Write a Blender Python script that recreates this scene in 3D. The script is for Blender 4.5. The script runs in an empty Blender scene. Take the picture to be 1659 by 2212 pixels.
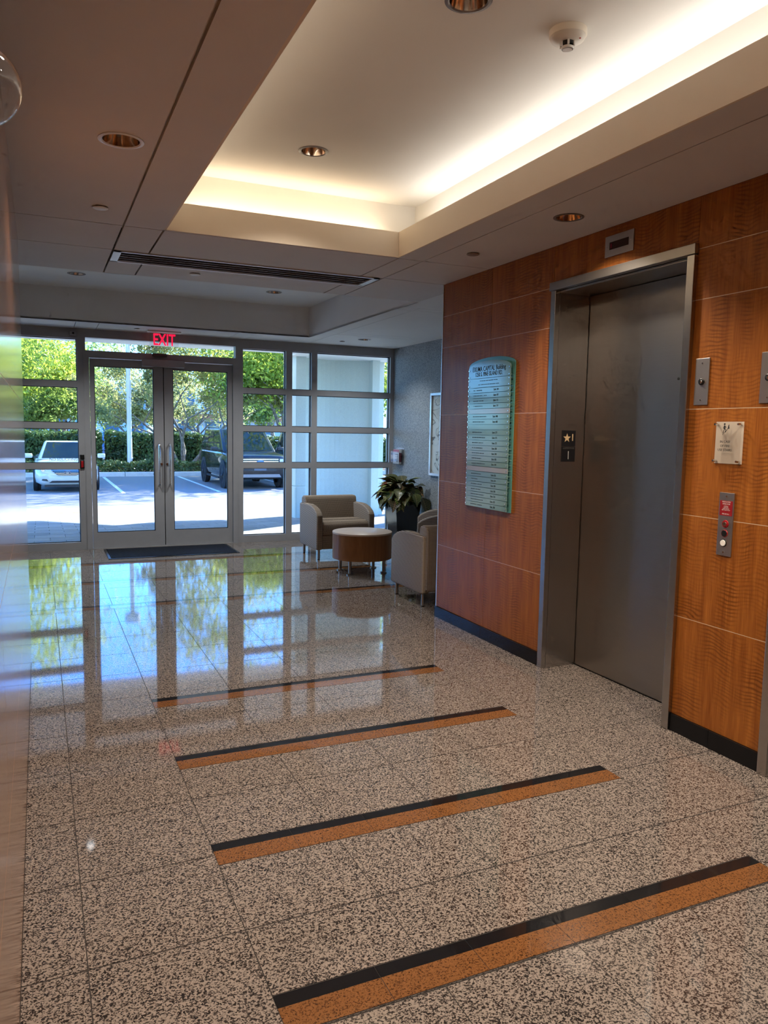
import bpy, bmesh, math, random
from mathutils import Vector, Matrix
R = math.radians
PI = math.pi
sc = bpy.context.scene
COL = sc.collection

# ------------------------------------------------------------------ camera
F_PX = 1651.51
yaw, pit, rol = R(24.26825), R(-6.07601), R(0.96969)
fw = Vector((math.sin(yaw)*math.cos(pit), math.cos(yaw)*math.cos(pit), math.sin(pit)))
rt = Vector((math.cos(yaw), -math.sin(yaw), 0))
up = rt.cross(fw)
r2 = math.cos(rol)*rt + math.sin(rol)*up
u2 = -math.sin(rol)*rt + math.cos(rol)*up
cam_d = bpy.data.cameras.new('camera')
cam = bpy.data.objects.new('camera', cam_d)
COL.objects.link(cam)
M = Matrix((r2, u2, -fw)).transposed().to_4x4()
M.translation = Vector((0, 0, 1.55))
cam.matrix_world = M
cam_d.sensor_fit = 'VERTICAL'
cam_d.sensor_height = 36.0
cam_d.lens = 36.0*F_PX/2212.0
cam_d.clip_start = 0.02
cam_d.clip_end = 500
sc.camera = cam

# ------------------------------------------------------------------ sky, sun, exposure
SUN_H = Vector((0.87, 0.5, 0.60)).normalized()      # direction towards the sun
sc.view_settings.view_transform = 'Standard'
sc.view_settings.look = 'None'
sc.view_settings.exposure = 0.18
sc.view_settings.gamma = 1.0
sc.view_settings.use_curve_mapping = False
world = bpy.data.worlds.new('world')
sc.world = world
world.use_nodes = True
wn = world.node_tree
wn.nodes.clear()
wo = wn.nodes.new('ShaderNodeOutputWorld')
wb = wn.nodes.new('ShaderNodeBackground')
sky = wn.nodes.new('ShaderNodeTexSky')
sky.sky_type = 'NISHITA'
sky.sun_disc = False
sky.sun_elevation = R(38)
sky.sun_rotation = math.atan2(0.87, 0.5)
sky.altitude = 0
sky.air_density = 1.0
sky.dust_density = 0.3
sky.ozone_density = 3.0
wb.inputs['Strength'].default_value = 1.0
tint = wn.nodes.new('ShaderNodeMix'); tint.data_type = 'RGBA'; tint.blend_type = 'MULTIPLY'
tint.inputs[0].default_value = 1.0; tint.inputs[7].default_value = (0.29, 0.64, 1.25, 1)
wn.links.new(sky.outputs[0], tint.inputs[6])
wn.links.new(tint.outputs[2], wb.inputs['Color'])
wn.links.new(wb.outputs[0], wo.inputs[0])
sun_d = bpy.data.lights.new('sun', 'SUN')
sun_d.energy = 26.0
sun_d.angle = R(0.8)
sun_d.color = (1.0, 0.95, 0.86)
sun = bpy.data.objects.new('sun', sun_d)
COL.objects.link(sun)
sun.rotation_euler = SUN_H.to_track_quat('Z', 'Y').to_euler()
sun.location = (20, 30, 30)

sc.cycles.max_bounces = 6
sc.cycles.diffuse_bounces = 3
sc.cycles.glossy_bounces = 3
sc.cycles.transmission_bounces = 4
sc.cycles.transparent_max_bounces = 12
sc.cycles.use_adaptive_sampling = True
sc.cycles.adaptive_threshold = 0.07
sc.cycles.adaptive_min_samples = 12
sc.cycles.sample_clamp_indirect = 6.0
sc.cycles.caustics_reflective = False
sc.cycles.caustics_refractive = False

def area(name, loc, sx, sy, energy, color, rot=(0, 0, 0)):
    d = bpy.data.lights.new(name, 'AREA')
    d.shape = 'RECTANGLE'; d.size = sx; d.size_y = sy; d.energy = energy; d.color = color
    o = bpy.data.objects.new(name, d); COL.objects.link(o)
    o.location = loc; o.rotation_euler = rot
    return o

# ------------------------------------------------------------------ helpers: meshes
class MB:
    def __init__(s): s.v = []; s.f = []
    def add(s, vs, fs):
        n = len(s.v); s.v += [tuple(p) for p in vs]; s.f += [tuple(i+n for i in q) for q in fs]; return s
    def box(s, x0, x1, y0, y1, z0, z1):
        return s.add([(x0,y0,z0),(x1,y0,z0),(x1,y1,z0),(x0,y1,z0),(x0,y0,z1),(x1,y0,z1),(x1,y1,z1),(x0,y1,z1)],
                     [(0,3,2,1),(4,5,6,7),(0,1,5,4),(1,2,6,5),(2,3,7,6),(3,0,4,7)])
    def bm(s, b):
        b.verts.ensure_lookup_table(); b.verts.index_update()
        s.add([v.co for v in b.verts], [[v.index for v in f.verts] for f in b.faces]); b.free(); return s
    def rbox(s, x0, x1, y0, y1, z0, z1, r=.01, seg=2):
        b = bmesh.new(); bmesh.ops.create_cube(b, size=1)
        for v in b.verts:
            v.co = Vector(((x0+x1)/2+v.co.x*(x1-x0), (y0+y1)/2+v.co.y*(y1-y0), (z0+z1)/2+v.co.z*(z1-z0)))
        bmesh.ops.bevel(b, geom=b.edges[:], offset=r, segments=seg, affect='EDGES', profile=.5)
        return s.bm(b)
    def tube(s, p0, p1, r0, r1=None, n=10, cap=True):
        r1 = r0 if r1 is None else r1
        p0, p1 = Vector(p0), Vector(p1); d = (p1-p0).normalized()
        a = d.orthogonal().normalized(); b = d.cross(a); vs = []
        for p, r in ((p0, r0), (p1, r1)):
            for i in range(n):
                t = 2*PI*i/n; vs.append(p+a*math.cos(t)*r+b*math.sin(t)*r)
        fs = [(i, (i+1) % n, n+(i+1) % n, n+i) for i in range(n)]
        if cap: fs += [tuple(range(n-1, -1, -1)), tuple(range(n, 2*n))]
        return s.add(vs, fs)
    def path(s, pts, r, n=8, cap=True):
        pts = [Vector(p) for p in pts]; rs = r if isinstance(r, (list, tuple)) else [r]*len(pts)
        vs = []; a = None
        for i, p in enumerate(pts):
            d = (pts[min(i+1, len(pts)-1)]-pts[max(i-1, 0)]).normalized()
            a = d.orthogonal().normalized() if a is None else (a-d*a.dot(d)).normalized()
            b = d.cross(a)
            for k in range(n):
                t = 2*PI*k/n; vs.append(p+(a*math.cos(t)+b*math.sin(t))*rs[i])
        fs = [(i*n+k, i*n+(k+1) % n, (i+1)*n+(k+1) % n, (i+1)*n+k) for i in range(len(pts)-1) for k in range(n)]
        if cap: fs += [tuple(range(n-1, -1, -1)), tuple(range((len(pts)-1)*n, len(pts)*n))]
        return s.add(vs, fs)
    def lathe(s, prof, n=32, c=(0, 0, 0), close=False):
        vs = [(c[0]+r*math.cos(2*PI*i/n), c[1]+r*math.sin(2*PI*i/n), c[2]+z) for r, z in prof for i in range(n)]
        m = len(prof)
        fs = [(j*n+i, j*n+(i+1) % n, (j+1)*n+(i+1) % n, (j+1)*n+i) for j in range(m-1) for i in range(n)]
        if close: fs += [tuple(range(n-1, -1, -1)), tuple(range((m-1)*n, m*n))]
        return s.add(vs, fs)
    def prism(s, poly, fn, d0, d1):
        """poly in (a,b), fn(a,b,d)->xyz"""
        n = len(poly)
        vs = [fn(a, b, d0) for a, b in poly]+[fn(a, b, d1) for a, b in poly]
        fs = [tuple(range(n-1, -1, -1)), tuple(range(n, 2*n))]+[(i, (i+1) % n, n+(i+1) % n, n+i) for i in range(n)]
        return s.add(vs, fs)
    def loft(s, rings, closed=True, cap=True):
        n = len(rings[0]); vs = [p for r in rings for p in r]
        m = n if closed else n-1
        fs = [(j*n+i, j*n+(i+1) % n, (j+1)*n+(i+1) % n, (j+1)*n+i) for j in range(len(rings)-1) for i in range(m)]
        if cap and closed: fs += [tuple(range(n-1, -1, -1)), tuple(range((len(rings)-1)*n, len(rings)*n))]
        return s.add(vs, fs)
    def mesh(s, name, mat, smooth=None):
        me = bpy.data.meshes.new(name); me.from_pydata(s.v, [], s.f); me.update()
        b = bmesh.new(); b.from_mesh(me); bmesh.ops.recalc_face_normals(b, faces=b.faces[:]); b.to_mesh(me); b.free()
        if mat: me.materials.append(mat)
        if smooth is not None:
            for p in me.polygons: p.use_smooth = True
            me.set_sharp_from_angle(angle=R(smooth))
        return me
    def build(s, name, mat, parent=None, loc=(0, 0, 0), smooth=None, rot=(0, 0, 0)):
        return link(name, s.mesh(name, mat, smooth), parent, loc, rot)

def link(name, me, parent=None, loc=(0, 0, 0), rot=(0, 0, 0), scale=(1, 1, 1)):
    o = bpy.data.objects.new(name, me); COL.objects.link(o)
    o.location = loc; o.rotation_euler = rot; o.scale = scale
    if parent: o.parent = parent
    return o
def tag(o, label=None, cat=None, group=None, kind=None):
    if label: o['label'] = label
    if cat: o['category'] = cat
    if group: o['group'] = group
    if kind: o['kind'] = kind
    return o
def empty(name, loc=(0, 0, 0), rz=0):
    o = bpy.data.objects.new(name, None); COL.objects.link(o)
    o.location = loc; o.rotation_euler = (0, 0, rz); o.empty_display_size = .1
    return o
def thing(name, label, cat, loc=(0, 0, 0), rz=0, group=None): return tag(empty(name, loc, rz), label, cat, group)
def struct(name, label, loc=(0, 0, 0)): return tag(empty(name, loc), label, None, None, 'structure')
def copy_tree(o, parent=None):
    c = o.copy(); COL.objects.link(c)
    if parent: c.parent = parent
    for ch in list(o.children): copy_tree(ch, c)
    return c
_unit = {}
def unit(mat):
    if mat.name not in _unit: _unit[mat.name] = MB().box(-.5, .5, -.5, .5, -.5, .5).mesh('block_'+mat.name, mat)
    return _unit[mat.name]
def block(name, mat, parent, x0, x1, y0, y1, z0, z1):
    return link(name, unit(mat), parent, ((x0+x1)/2, (y0+y1)/2, (z0+z1)/2), (0, 0, 0), (x1-x0, y1-y0, z1-z0))
def text(name, body, size, mat, parent, mtx, align='CENTER', extrude=.0004, sx=1.0, bold=0):
    cu = bpy.data.curves.new(name, 'FONT'); cu.body = body; cu.size = size; cu.align_x = align; cu.align_y = 'CENTER'
    cu.extrude = extrude; cu.resolution_u = 2; cu.offset = bold; cu.space_line = .95
    t = bpy.data.objects.new(name, cu)
    me = bpy.data.meshes.new_from_object(t)
    bpy.data.objects.remove(t); bpy.data.curves.remove(cu)
    me.materials.clear(); me.materials.append(mat); me.name = name
    me.transform(mtx @ Matrix.Diagonal((sx, 1, 1, 1)))
    return link(name, me, parent)
def face_mx(o): return Matrix(((0,0,-1,o[0]),(-1,0,0,o[1]),(0,1,0,o[2]),(0,0,0,1)))   # text on a wall facing -X
def face_my(o): return Matrix(((1,0,0,o[0]),(0,0,-1,o[1]),(0,1,0,o[2]),(0,0,0,1)))    # text facing -Y

# ------------------------------------------------------------------ helpers: materials
def new_mat(name):
    m = bpy.data.materials.new(name); m.use_nodes = True
    nt = m.node_tree; b = nt.nodes['Principled BSDF']
    return m, nt, b
def pm(name, col, rough=.5, metal=0, coat=0, spec=None, emit=None, es=0, trans=0, ior=None, alpha=None, coat_r=.03):
    m, nt, b = new_mat(name)
    b.inputs['Base Color'].default_value = (*col, 1); b.inputs['Roughness'].default_value = rough; b.inputs['Metallic'].default_value = metal
    b.inputs['Coat Weight'].default_value = coat; b.inputs['Coat Roughness'].default_value = coat_r
    if spec is not None: b.inputs['Specular IOR Level'].default_value = spec
    if emit: b.inputs['Emission Color'].default_value = (*emit, 1); b.inputs['Emission Strength'].default_value = es
    if trans: b.inputs['Transmission Weight'].default_value = trans
    if ior: b.inputs['IOR'].default_value = ior
    if alpha is not None: b.inputs['Alpha'].default_value = alpha
    return m
class N:
    """tiny node helper"""
    def __init__(s, nt): s.nt = nt
    def n(s, t, **kw):
        x = s.nt.nodes.new(t)
        for k, v in kw.items(): setattr(x, k, v)
        return x
    def l(s, a, b): s.nt.links.new(a, b)
    def math(s, op, a, b=None, clamp=False):
        x = s.n('ShaderNodeMath', operation=op, use_clamp=clamp)
        for i, q in enumerate((a, b)):
            if q is None: continue
            if isinstance(q, (int, float)): x.inputs[i].default_value = q
            else: s.l(q, x.inputs[i])
        return x.outputs[0]
    def vmul(s, v, m):
        x = s.n('ShaderNodeVectorMath', operation='MULTIPLY'); s.l(v, x.inputs[0])
        x.inputs[1].default_value = m; return x.outputs[0]
    def vadd(s, v, w):
        x = s.n('ShaderNodeVectorMath', operation='ADD'); s.l(v, x.inputs[0])
        if isinstance(w, tuple): x.inputs[1].default_value = w
        else: s.l(w, x.inputs[1])
        return x.outputs[0]
    def pos(s): return s.n('ShaderNodeNewGeometry').outputs['Position']
    def obj(s): return s.n('ShaderNodeTexCoord').outputs['Object']
    def rnd(s): return s.n('ShaderNodeObjectInfo').outputs['Random']
    def rvec(s, k=37.):
        c = s.n('ShaderNodeCombineXYZ'); r = s.rnd()
        s.l(s.math('MULTIPLY', r, k), c.inputs[0]); s.l(s.math('MULTIPLY', r, k*1.7), c.inputs[1]); s.l(s.math('MULTIPLY', r, k*.6), c.inputs[2])
        return c.outputs[0]
    def noise(s, v, scale, detail=2, rough=.5, dist=0):
        x = s.n('ShaderNodeTexNoise'); s.l(v, x.inputs['Vector']); x.inputs['Scale'].default_value = scale
        x.inputs['Detail'].default_value = detail; x.inputs['Roughness'].default_value = rough; x.inputs['Distortion'].default_value = dist
        return x.outputs['Fac']
    def vor(s, v, scale, out='Color', feat='F1'):
        x = s.n('ShaderNodeTexVoronoi', feature=feat); s.l(v, x.inputs['Vector']); x.inputs['Scale'].default_value = scale
        return x.outputs[out]
    def ramp(s, f, stops, interp='LINEAR'):
        x = s.n('ShaderNodeValToRGB'); x.color_ramp.interpolation = interp
        e = x.color_ramp.elements
        while len(e) < len(stops): e.new(.5)
        for i, (p, c) in enumerate(stops):
            e[i].position = p; e[i].color = (*c, 1) if len(c) == 3 else c
        s.l(f, x.inputs[0]); return x.outputs[0]
    def mix(s, f, a, b, blend='MIX'):
        x = s.n('ShaderNodeMix', data_type='RGBA', blend_type=blend)
        if isinstance(f, (int, float)): x.inputs[0].default_value = f
        else: s.l(f, x.inputs[0])
        for i, q in ((6, a), (7, b)):
            if isinstance(q, tuple): x.inputs[i].default_value = (*q, 1)
            else: s.l(q, x.inputs[i])
        return x.outputs[2]
    def bump(s, b, h, dist, st=1):
        x = s.n('ShaderNodeBump'); x.inputs['Strength'].default_value = st; x.inputs['Distance'].default_value = dist
        s.l(h, x.inputs['Height']); s.l(x.outputs[0], b.inputs['Normal'])

def granite(name, base, mid, dark, scale=210., dk=.40, rough=.045):
    m, nt, b = new_mat(name); n = N(nt)
    p = n.vadd(n.pos(), n.rvec(11.))
    w = n.n('ShaderNodeTexNoise'); n.l(p, w.inputs['Vector']); w.inputs['Scale'].default_value = scale*.8; w.inputs['Detail'].default_value = 0
    pw = n.vadd(p, n.vmul(w.outputs['Color'], (.004, .004, .004)))
    a = n.n('ShaderNodeSeparateColor'); n.l(n.vor(pw, scale), a.inputs[0])
    c1 = n.noise(p, scale*.5, 2, .65)
    f = n.math('ADD', n.math('MULTIPLY', a.outputs[0], .55), n.math('MULTIPLY', c1, .65))
    col = n.ramp(f, [(dk-.05, dark), (dk+.05, mid), (dk+.16, base), (.95, tuple(min(1, q*1.18) for q in base))])
    big = n.noise(p, 3.0, 1)
    col = n.mix(n.math('MULTIPLY', big, .18), col, tuple(q*.6 for q in base), 'MIX')
    n.l(col, b.inputs['Base Color']); b.inputs['Roughness'].default_value = rough
    b.inputs['Specular IOR Level'].default_value = .75
    return m

def wood(name, dark, light, coat=.25, rough=.32, ripple=.5, axis='YZ', gs=1.0):
    m, nt, b = new_mat(name); n = N(nt)
    p = n.vadd(n.pos(), n.rvec(23.))
    sx = n.n('ShaderNodeSeparateXYZ'); n.l(p, sx.inputs[0])
    cx = n.n('ShaderNodeCombineXYZ')
    hor = sx.outputs[1] if axis == 'YZ' else n.math('ADD', sx.outputs[0], sx.outputs[1])
    n.l(hor, cx.inputs[0]); n.l(sx.outputs[2], cx.inputs[1])
    q = cx.outputs[0]
    grain = n.noise(n.vmul(q, (26*gs, 1.1, 1)), 1.0, 2, .55, .3)
    fine = n.noise(n.vmul(q, (220*gs, 9, 1)), 1.0, 0, .5)
    band = n.noise(n.vmul(q, (5.5, .5, 1)), 1.0, 0)
    wob = n.noise(n.vmul(q, (9, 14, 1)), 1.0, 1, .5)
    ph = n.math('ADD', n.math('MULTIPLY', sx.outputs[2], 330.), n.math('ADD', n.math('MULTIPLY', wob, 13.), n.math('MULTIPLY', band, 24.)))
    rip = n.math('ADD', n.math('MULTIPLY', n.math('SINE', ph), .5), .5)
    mask = n.math('MULTIPLY', n.math('SUBTRACT', n.noise(n.vmul(q, (8, 2.6, 1)), 1.0, 1, .6), .40), 4.0, True)
    ripm = n.math('MULTIPLY', n.math('MULTIPLY', n.math('POWER', rip, 2.0), mask), ripple)
    f = n.math('ADD', n.math('MULTIPLY', grain, .65), n.math('MULTIPLY', fine, .35))
    col = n.ramp(f, [(.30, dark), (.72, light)])
    col = n.mix(ripm, col, tuple(k*.62 for k in dark))
    n.l(col, b.inputs['Base Color']); b.inputs['Roughness'].default_value = rough
    b.inputs['Coat Weight'].default_value = coat; b.inputs['Coat Roughness'].default_value = .12
    if coat < .2: b.inputs['Specular IOR Level'].default_value = .3
    return m

def brushed(name, col, rough=.3, horiz=True):
    m, nt, b = new_mat(name); n = N(nt)
    s = n.noise(n.vmul(n.pos(), (260., 260., 5.) if not horiz else (4., 4., 420.)), 1.0, 3)
    c = n.mix(s, tuple(k*.93 for k in col), tuple(min(1, k*1.05) for k in col))
    n.l(c, b.inputs['Base Color']); b.inputs['Metallic'].default_value = 1
    b.inputs['Roughness'].default_value = rough
    return m

def thin_glass(name, tint=(1, 1, 1), refl=1.0, rough=0.0, ior=1.5):
    m = bpy.data.materials.new(name); m.use_nodes = True; nt = m.node_tree; nt.nodes.clear(); n = N(nt)
    o = n.n('ShaderNodeOutputMaterial'); t = n.n('ShaderNodeBsdfTransparent'); g = n.n('ShaderNodeBsdfGlossy')
    t.inputs[0].default_value = (*tint, 1); g.inputs['Roughness'].default_value = rough
    ge = n.n('ShaderNodeNewGeometry'); dt = n.n('ShaderNodeVectorMath', operation='DOT_PRODUCT')
    n.l(ge.outputs['Normal'], dt.inputs[0]); n.l(ge.outputs['Incoming'], dt.inputs[1])
    om = n.math('SUBTRACT', 1.0, n.math('ABSOLUTE', dt.outputs['Value']), True)
    frv = n.math('ADD', .04, n.math('MULTIPLY', n.math('POWER', om, 5.0), .96))
    mx = n.n('ShaderNodeMixShader')
    n.l(n.math('MULTIPLY', frv, refl, True), mx.inputs[0]); n.l(t.outputs[0], mx.inputs[1]); n.l(g.outputs[0], mx.inputs[2]); n.l(mx.outputs[0], o.inputs[0])
    return m

def leafmat(name, c1, c2, c3, trans=.45, rough=.45):
    m = bpy.data.materials.new(name); m.use_nodes = True; nt = m.node_tree; n = N(nt)
    b = nt.nodes['Principled BSDF']; o = nt.nodes['Material Output']
    f = n.noise(n.pos(), 1.3, 1, .6); g = n.noise(n.pos(), 9.0, 0)
    f = n.math('ADD', n.math('MULTIPLY', f, .6), n.math('MULTIPLY', g, .4))
    col = n.ramp(f, [(.36, c1), (.5, c2), (.66, c3)])
    n.l(col, b.inputs['Base Color']); b.inputs['Roughness'].default_value = rough
    t = n.n('ShaderNodeBsdfTranslucent'); n.l(n.mix(.5, col, c3), t.inputs[0])
    mx = n.n('ShaderNodeMixShader'); mx.inputs[0].default_value = trans
    n.l(b.outputs[0], mx.inputs[1]); n.l(t.outputs[0], mx.inputs[2]); n.l(mx.outputs[0], o.inputs[0])
    return m

def noisy(name, c1, c2, scale, rough=.8, bump=0, detail=3, lo=.35, hi=.65, spec=None):
    m, nt, b = new_mat(name); n = N(nt)
    f = n.noise(n.pos(), scale, detail, .6)
    n.l(n.ramp(f, [(lo, c1), (hi, c2)]), b.inputs['Base Color']); b.inputs['Roughness'].default_value = rough
    if spec is not None: b.inputs['Specular IOR Level'].default_value = spec
    if bump: n.bump(b, f, bump, .6)
    return m

# ------------------------------------------------------------------ materials
M_gran = granite('pale_granite', (.375, .312, .265), (.125, .10, .088), (.012, .010, .011), 235., .48)
M_gold = granite('gold_granite', (.27, .115, .04), (.16, .062, .022), (.05, .022, .012), 300., .38)
M_black = pm('black_granite', (.012, .012, .014), .05, spec=.6)
M_base = pm('black_stone_base', (.012, .012, .013), .22, spec=.2)
M_grout = pm('grout', (.05, .042, .038), .9)
M_wood = wood('figured_anigre', (.27, .076, .009), (.48, .165, .026), coat=.06, rough=.42, ripple=.75)
M_woodl = wood('lacquered_anigre', (.34, .125, .035), (.50, .21, .07), coat=1.0, rough=.3)
M_line = pm('pale_reveal', (.80, .66, .48), .45)
M_dkline = pm('dark_reveal', (.03, .018, .01), .8)
M_ceil = noisy('ceiling_paint', (.69, .665, .655), (.73, .705, .695), 1.2, .7)
M_ceilw = noisy('cove_paint', (.80, .765, .70), (.83, .80, .74), 1.0, .75)
M_fascia = noisy('fascia_paint', (.82, .72, .59), (.85, .75, .62), 1.5, .7)
M_daylit = noisy('daylit_paint', (.86, .87, .86), (.90, .91, .90), 1.0, .75)  # ceiling paint lifted paler in place of daylight: vestibule, nook, window strip
M_dark = pm('dark_void', (.015, .013, .012), .9)
M_alu = noisy('grey_aluminium', (.365, .36, .365), (.385, .38, .385), 8., .42, spec=.5)
M_steel = brushed('brushed_steel', (.42, .395, .365), .31)
M_steelv = brushed('brushed_steel_frame', (.50, .485, .47), .27, False)
M_plateS = brushed('satin_plate', (.50, .475, .45), .40, False)
M_chrome = pm('polished_metal', (.75, .75, .76), .12, 1)
M_trimb = pm('bright_trim', (.80, .80, .80), .3, .6)
M_glass = thin_glass('window_glass', (.93, .97, .96), .75)
M_gasket = pm('black_gasket', (.012, .012, .014), .6)
M_white = pm('white_plastic', (.82, .81, .79), .45)
M_cream = pm('cream_plastic', (.78, .70, .58), .4)
M_blackp = pm('black_plastic', (.012, .012, .012), .35)
M_red = pm('red_plastic', (.45, .01, .015), .35)
M_redem = pm('red_sign_light', (.5, .0, .02), .4, emit=(1, .01, .06), es=1.1)
M_acr = thin_glass('clear_acrylic', (.95, .95, .95), 1.0)
M_bluewall = noisy('blue_grey_wallcovering', (.20, .24, .27), (.46, .51, .54), 105., .85, detail=2, lo=.38, hi=.62)
M_mat = None

ZC = 2.727
YG = 10.2
XR, XL = 3.013, -0.089
YC = 5.579
XB = 4.72          # blue wall
XW = -1.79         # far side of the vestibule behind the left wall

# ------------------------------------------------------------------ floor
floor = struct('floor', 'polished speckled granite tile floor with black and gold inlay strips')
block('grout_bed', M_grout, floor, XW, XB, -2.6, YG+.12, -.06, -.0012)
GAP = .0017
xs = [XL, .085] + [.085+.4565*k for k in range(1, 6)]
xs[-1] = 2.366
xs += [2.8225, 3.262]
cols = list(zip(xs[:-1], xs[1:]))
for k in range(4): pass
xe = 3.279
vcols = [(.085+.4565*k, .085+.4565*(k+1)) for k in range(-1, 10)]
rows = [2.195+.4555*k for k in range(-3, 18)]
rows = [r for r in rows if r < YG] + [YG+.02]
def cut(y0, y1, holes):
    segs = [(y0, y1)]
    for a, b in holes:
        nx = []
        for s0, s1 in segs:
            if b <= s0 or a >= s1: nx.append((s0, s1)); continue
            if a-s0 > .004: nx.append((s0, a))
            if s1-b > .004: nx.append((b, s1))
        segs = nx
    return segs
near_strips = [(1.892-.834*1), 1.892, 2.726, 3.558, 4.393]
far_strips = [6.93, 8.045, 9.15]
SW = .146
tile_me = unit(M_gran)
def tile(x0, x1, y0, y1):
    block('floor_tile', M_gran, floor, x0+GAP, x1-GAP, y0+GAP*1.7, y1-GAP*1.7, -.02, 0)
for i, (y0, y1) in enumerate(zip(rows[:-1], rows[1:])):
    if y0 < YC-.3:     # corridor columns
        for x0, x1 in cols:
            if x1 > XR and y0 > 4.1: x1 = XR
            inside = x0 > .5 and x1 < 2.4
            for a, b in cut(y0, y1, [(s-SW, s) for s in near_strips] if inside else []): tile(x0, x1, a, b)
    else:
        for x0, x1 in vcols:
            x0 = max(x0, -.40); x1 = min(x1, XB)
            if x1-x0 < .03: continue
            if y0 < YC and x0 >= XR: continue
            for a, b in cut(y0, y1, [(s-SW, s) for s in far_strips]): tile(x0, x1, a, b)
for k, s in enumerate(near_strips):
    for j in range(6):
        x0 = .541+.30417*j
        block('black_granite_strip', M_black, floor, x0+GAP*.6, x0+.30417-GAP*.6, s-.050, s-GAP, -.02, 0)
        block('gold_granite_strip', M_gold, floor, x0+GAP*.6, x0+.30417-GAP*.6, s-SW+GAP, s-.0505, -.02, 0)
for s in far_strips:
    for j in range(17):
        x0 = -.40+.3043*j
        x1 = min(x0+.3043, XB)
        if x1 <= x0+.02: continue
        block('black_granite_strip', M_black, floor, x0+GAP*.6, x1-GAP*.6, s-.050, s-GAP, -.02, 0)
        block('gold_granite_strip', M_gold, floor, x0+GAP*.6, x1-GAP*.6, s-SW+GAP, s-.0505, -.02, 0)
# granite out of the picture: behind the camera and beside the vestibule
tag(MB().box(XL, XR, -2.6, rows[0]-GAP, -.02, 0).box(XW, -.401, YC-.2, YG+.02, -.02, 0).build('hidden_floor_slab', M_gran, floor), None, None, None, 'stuff')

# ------------------------------------------------------------------ right wall with figured wood panels
wall_r = struct('wall_right', 'figured orange wood panel wall with pale horizontal lines and elevators')
zl = [.09, .614, 1.147, 1.684, 2.223, 2.472, ZC]
PT = .014
# solid core behind the panels, with openings for the two elevators
core = MB()
E1 = (2.970, 4.075); E2 = (1.195, 2.350)
for a, b in ((-2.6, E2[0]), (E2[1], E1[0]), (E1[1], YC)): core.box(XR+.0145, XR+.25, a, b, 0, ZC+.5)
for a, b in (E1, E2): core.box(XR+.0145, XR+.25, a, b, 2.45, ZC+.5)
core.box(XR+.33, XR+.36, -2.75, YC-.01, 0, ZC+.6).box(XR+.25, XR+.36, YC-.03, YC-.01, 0, ZC+.6)
core.build('wall_core', M_dkline, wall_r)
def panel(y0, y1, z0, z1): block('wood_panel', M_wood, wall_r, XR, XR+PT, y0+.0012, y1-.0012, z0+.0016, z1-.0016)
for z0, z1 in zip(zl[:-1], zl[1:]):
    panel(4.845, YC-.002, z0, z1)
    if z1 <= 2.48: panel(4.11, 4.845, z0, z1); panel(2.36, 2.938, z0, z1)
    panel(.6, 1.16, z0, z1); panel(-.3, .6, z0, z1); panel(-1.4, -.3, z0, z1); panel(-2.6, -1.4, z0, z1)
for y0, y1 in ((4.11, 4.845), (3.521, 4.11), (2.938, 3.521), (2.36, 2.938), (1.76, 2.36), (1.16, 1.76)):
    panel(y0, y1, 2.472 if (y0 > 4.1 or 2.3 < y0 < 2.5) else 2.497, ZC)
for z in zl[1:-1]:
    for a, b in ((4.11, YC-.002), (2.36, 2.938), (-2.6, 1.16)):
        block('reveal_strip', M_line, wall_r, XR+.0004, XR+PT, a, b, z-.0016, z+.0016)
MB().box(XR-.004, XR+.25, YC-.002, YC+.006, .0, ZC).build('edge_trim', M_trimb, wall_r)
bb = struct('baseboard_right', 'black stone baseboard under the wood panels')
for y0, y1 in ((4.11, 4.86), (4.86, YC+.01), (2.68, 2.935), (2.385, 2.68), (-2.6, 1.15)):
    block('baseboard_stone', M_base, bb, XR-.012, XR+.012, y0+.001, y1-.001, 0, .09)

# ------------------------------------------------------------------ left wall
wall_l = struct('wall_left', 'glossy lacquered wood panel wall seen edge-on')
MB().box(XL-.2, XL-.012, -2.6, YC+.02, 0, ZC+.5).build('wall_core', M_dkline, wall_l)
for z0, z1 in zip([0]+zl[1:-1], zl[1:]):
    for y0, y1 in ((4.845, YC+.02), (4.11, 4.845), (3.38, 4.11), (2.65, 3.38), (1.92, 2.65), (1.18, 1.92), (.4, 1.18), (-.8, .4), (-2.6, -.8)):
        block('wood_panel', M_woodl, wall_l, XL-.012, XL, y0+.001, y1-.001, z0+.0012, z1-.0012)
for z in zl[1:-1]:
    block('reveal_strip', M_line, wall_l, XL-.012, XL-.0008, -2.6, YC+.02, z-.0012, z+.0012)

# end wall behind the camera
wall_b = struct('wall_back', 'wood panelled end wall of the corridor')
MB().box(XL-.2, XR+.3, -2.75, -2.6, 0, ZC+.5).build('wall_core', M_dkline, wall_b)
for z0, z1 in zip([0]+zl[1:-1], zl[1:]):
    for k in range(4):
        x0 = XL+.7755*k
        block('wood_panel', M_wood, wall_b, x0+.001, x0+.7745, -2.6, -2.588, z0+.001, z1-.001)

# ------------------------------------------------------------------ seating nook and vestibule side walls
wn_ = struct('wall_seating', 'blue-grey speckled wallcovering behind the armchairs')
MB().box(XB, XB+.25, YC-.2, YG+.16, 0, 3.4).build('wallcovering', M_bluewall, wn_)
MB().box(XR+.25, XB, YC-.25, YC+.004, 0, 3.4).box(XR+.014, XR+.25, YC-.02, YC-.0025, 0, ZC).build('return_wall', M_bluewall, wn_)
wv = struct('wall_vestibule', 'plain taupe wall on the far side of the vestibule')
MB().box(XW-.2, XW, YC-.2, YG+.16, 0, 3.4).box(XW, XL-.012, YC-.25, YC+.02, 0, 3.4).build('painted_wall', noisy('taupe_paint', (.34, .27, .21), (.38, .30, .24), 2., .8), wv)

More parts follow.
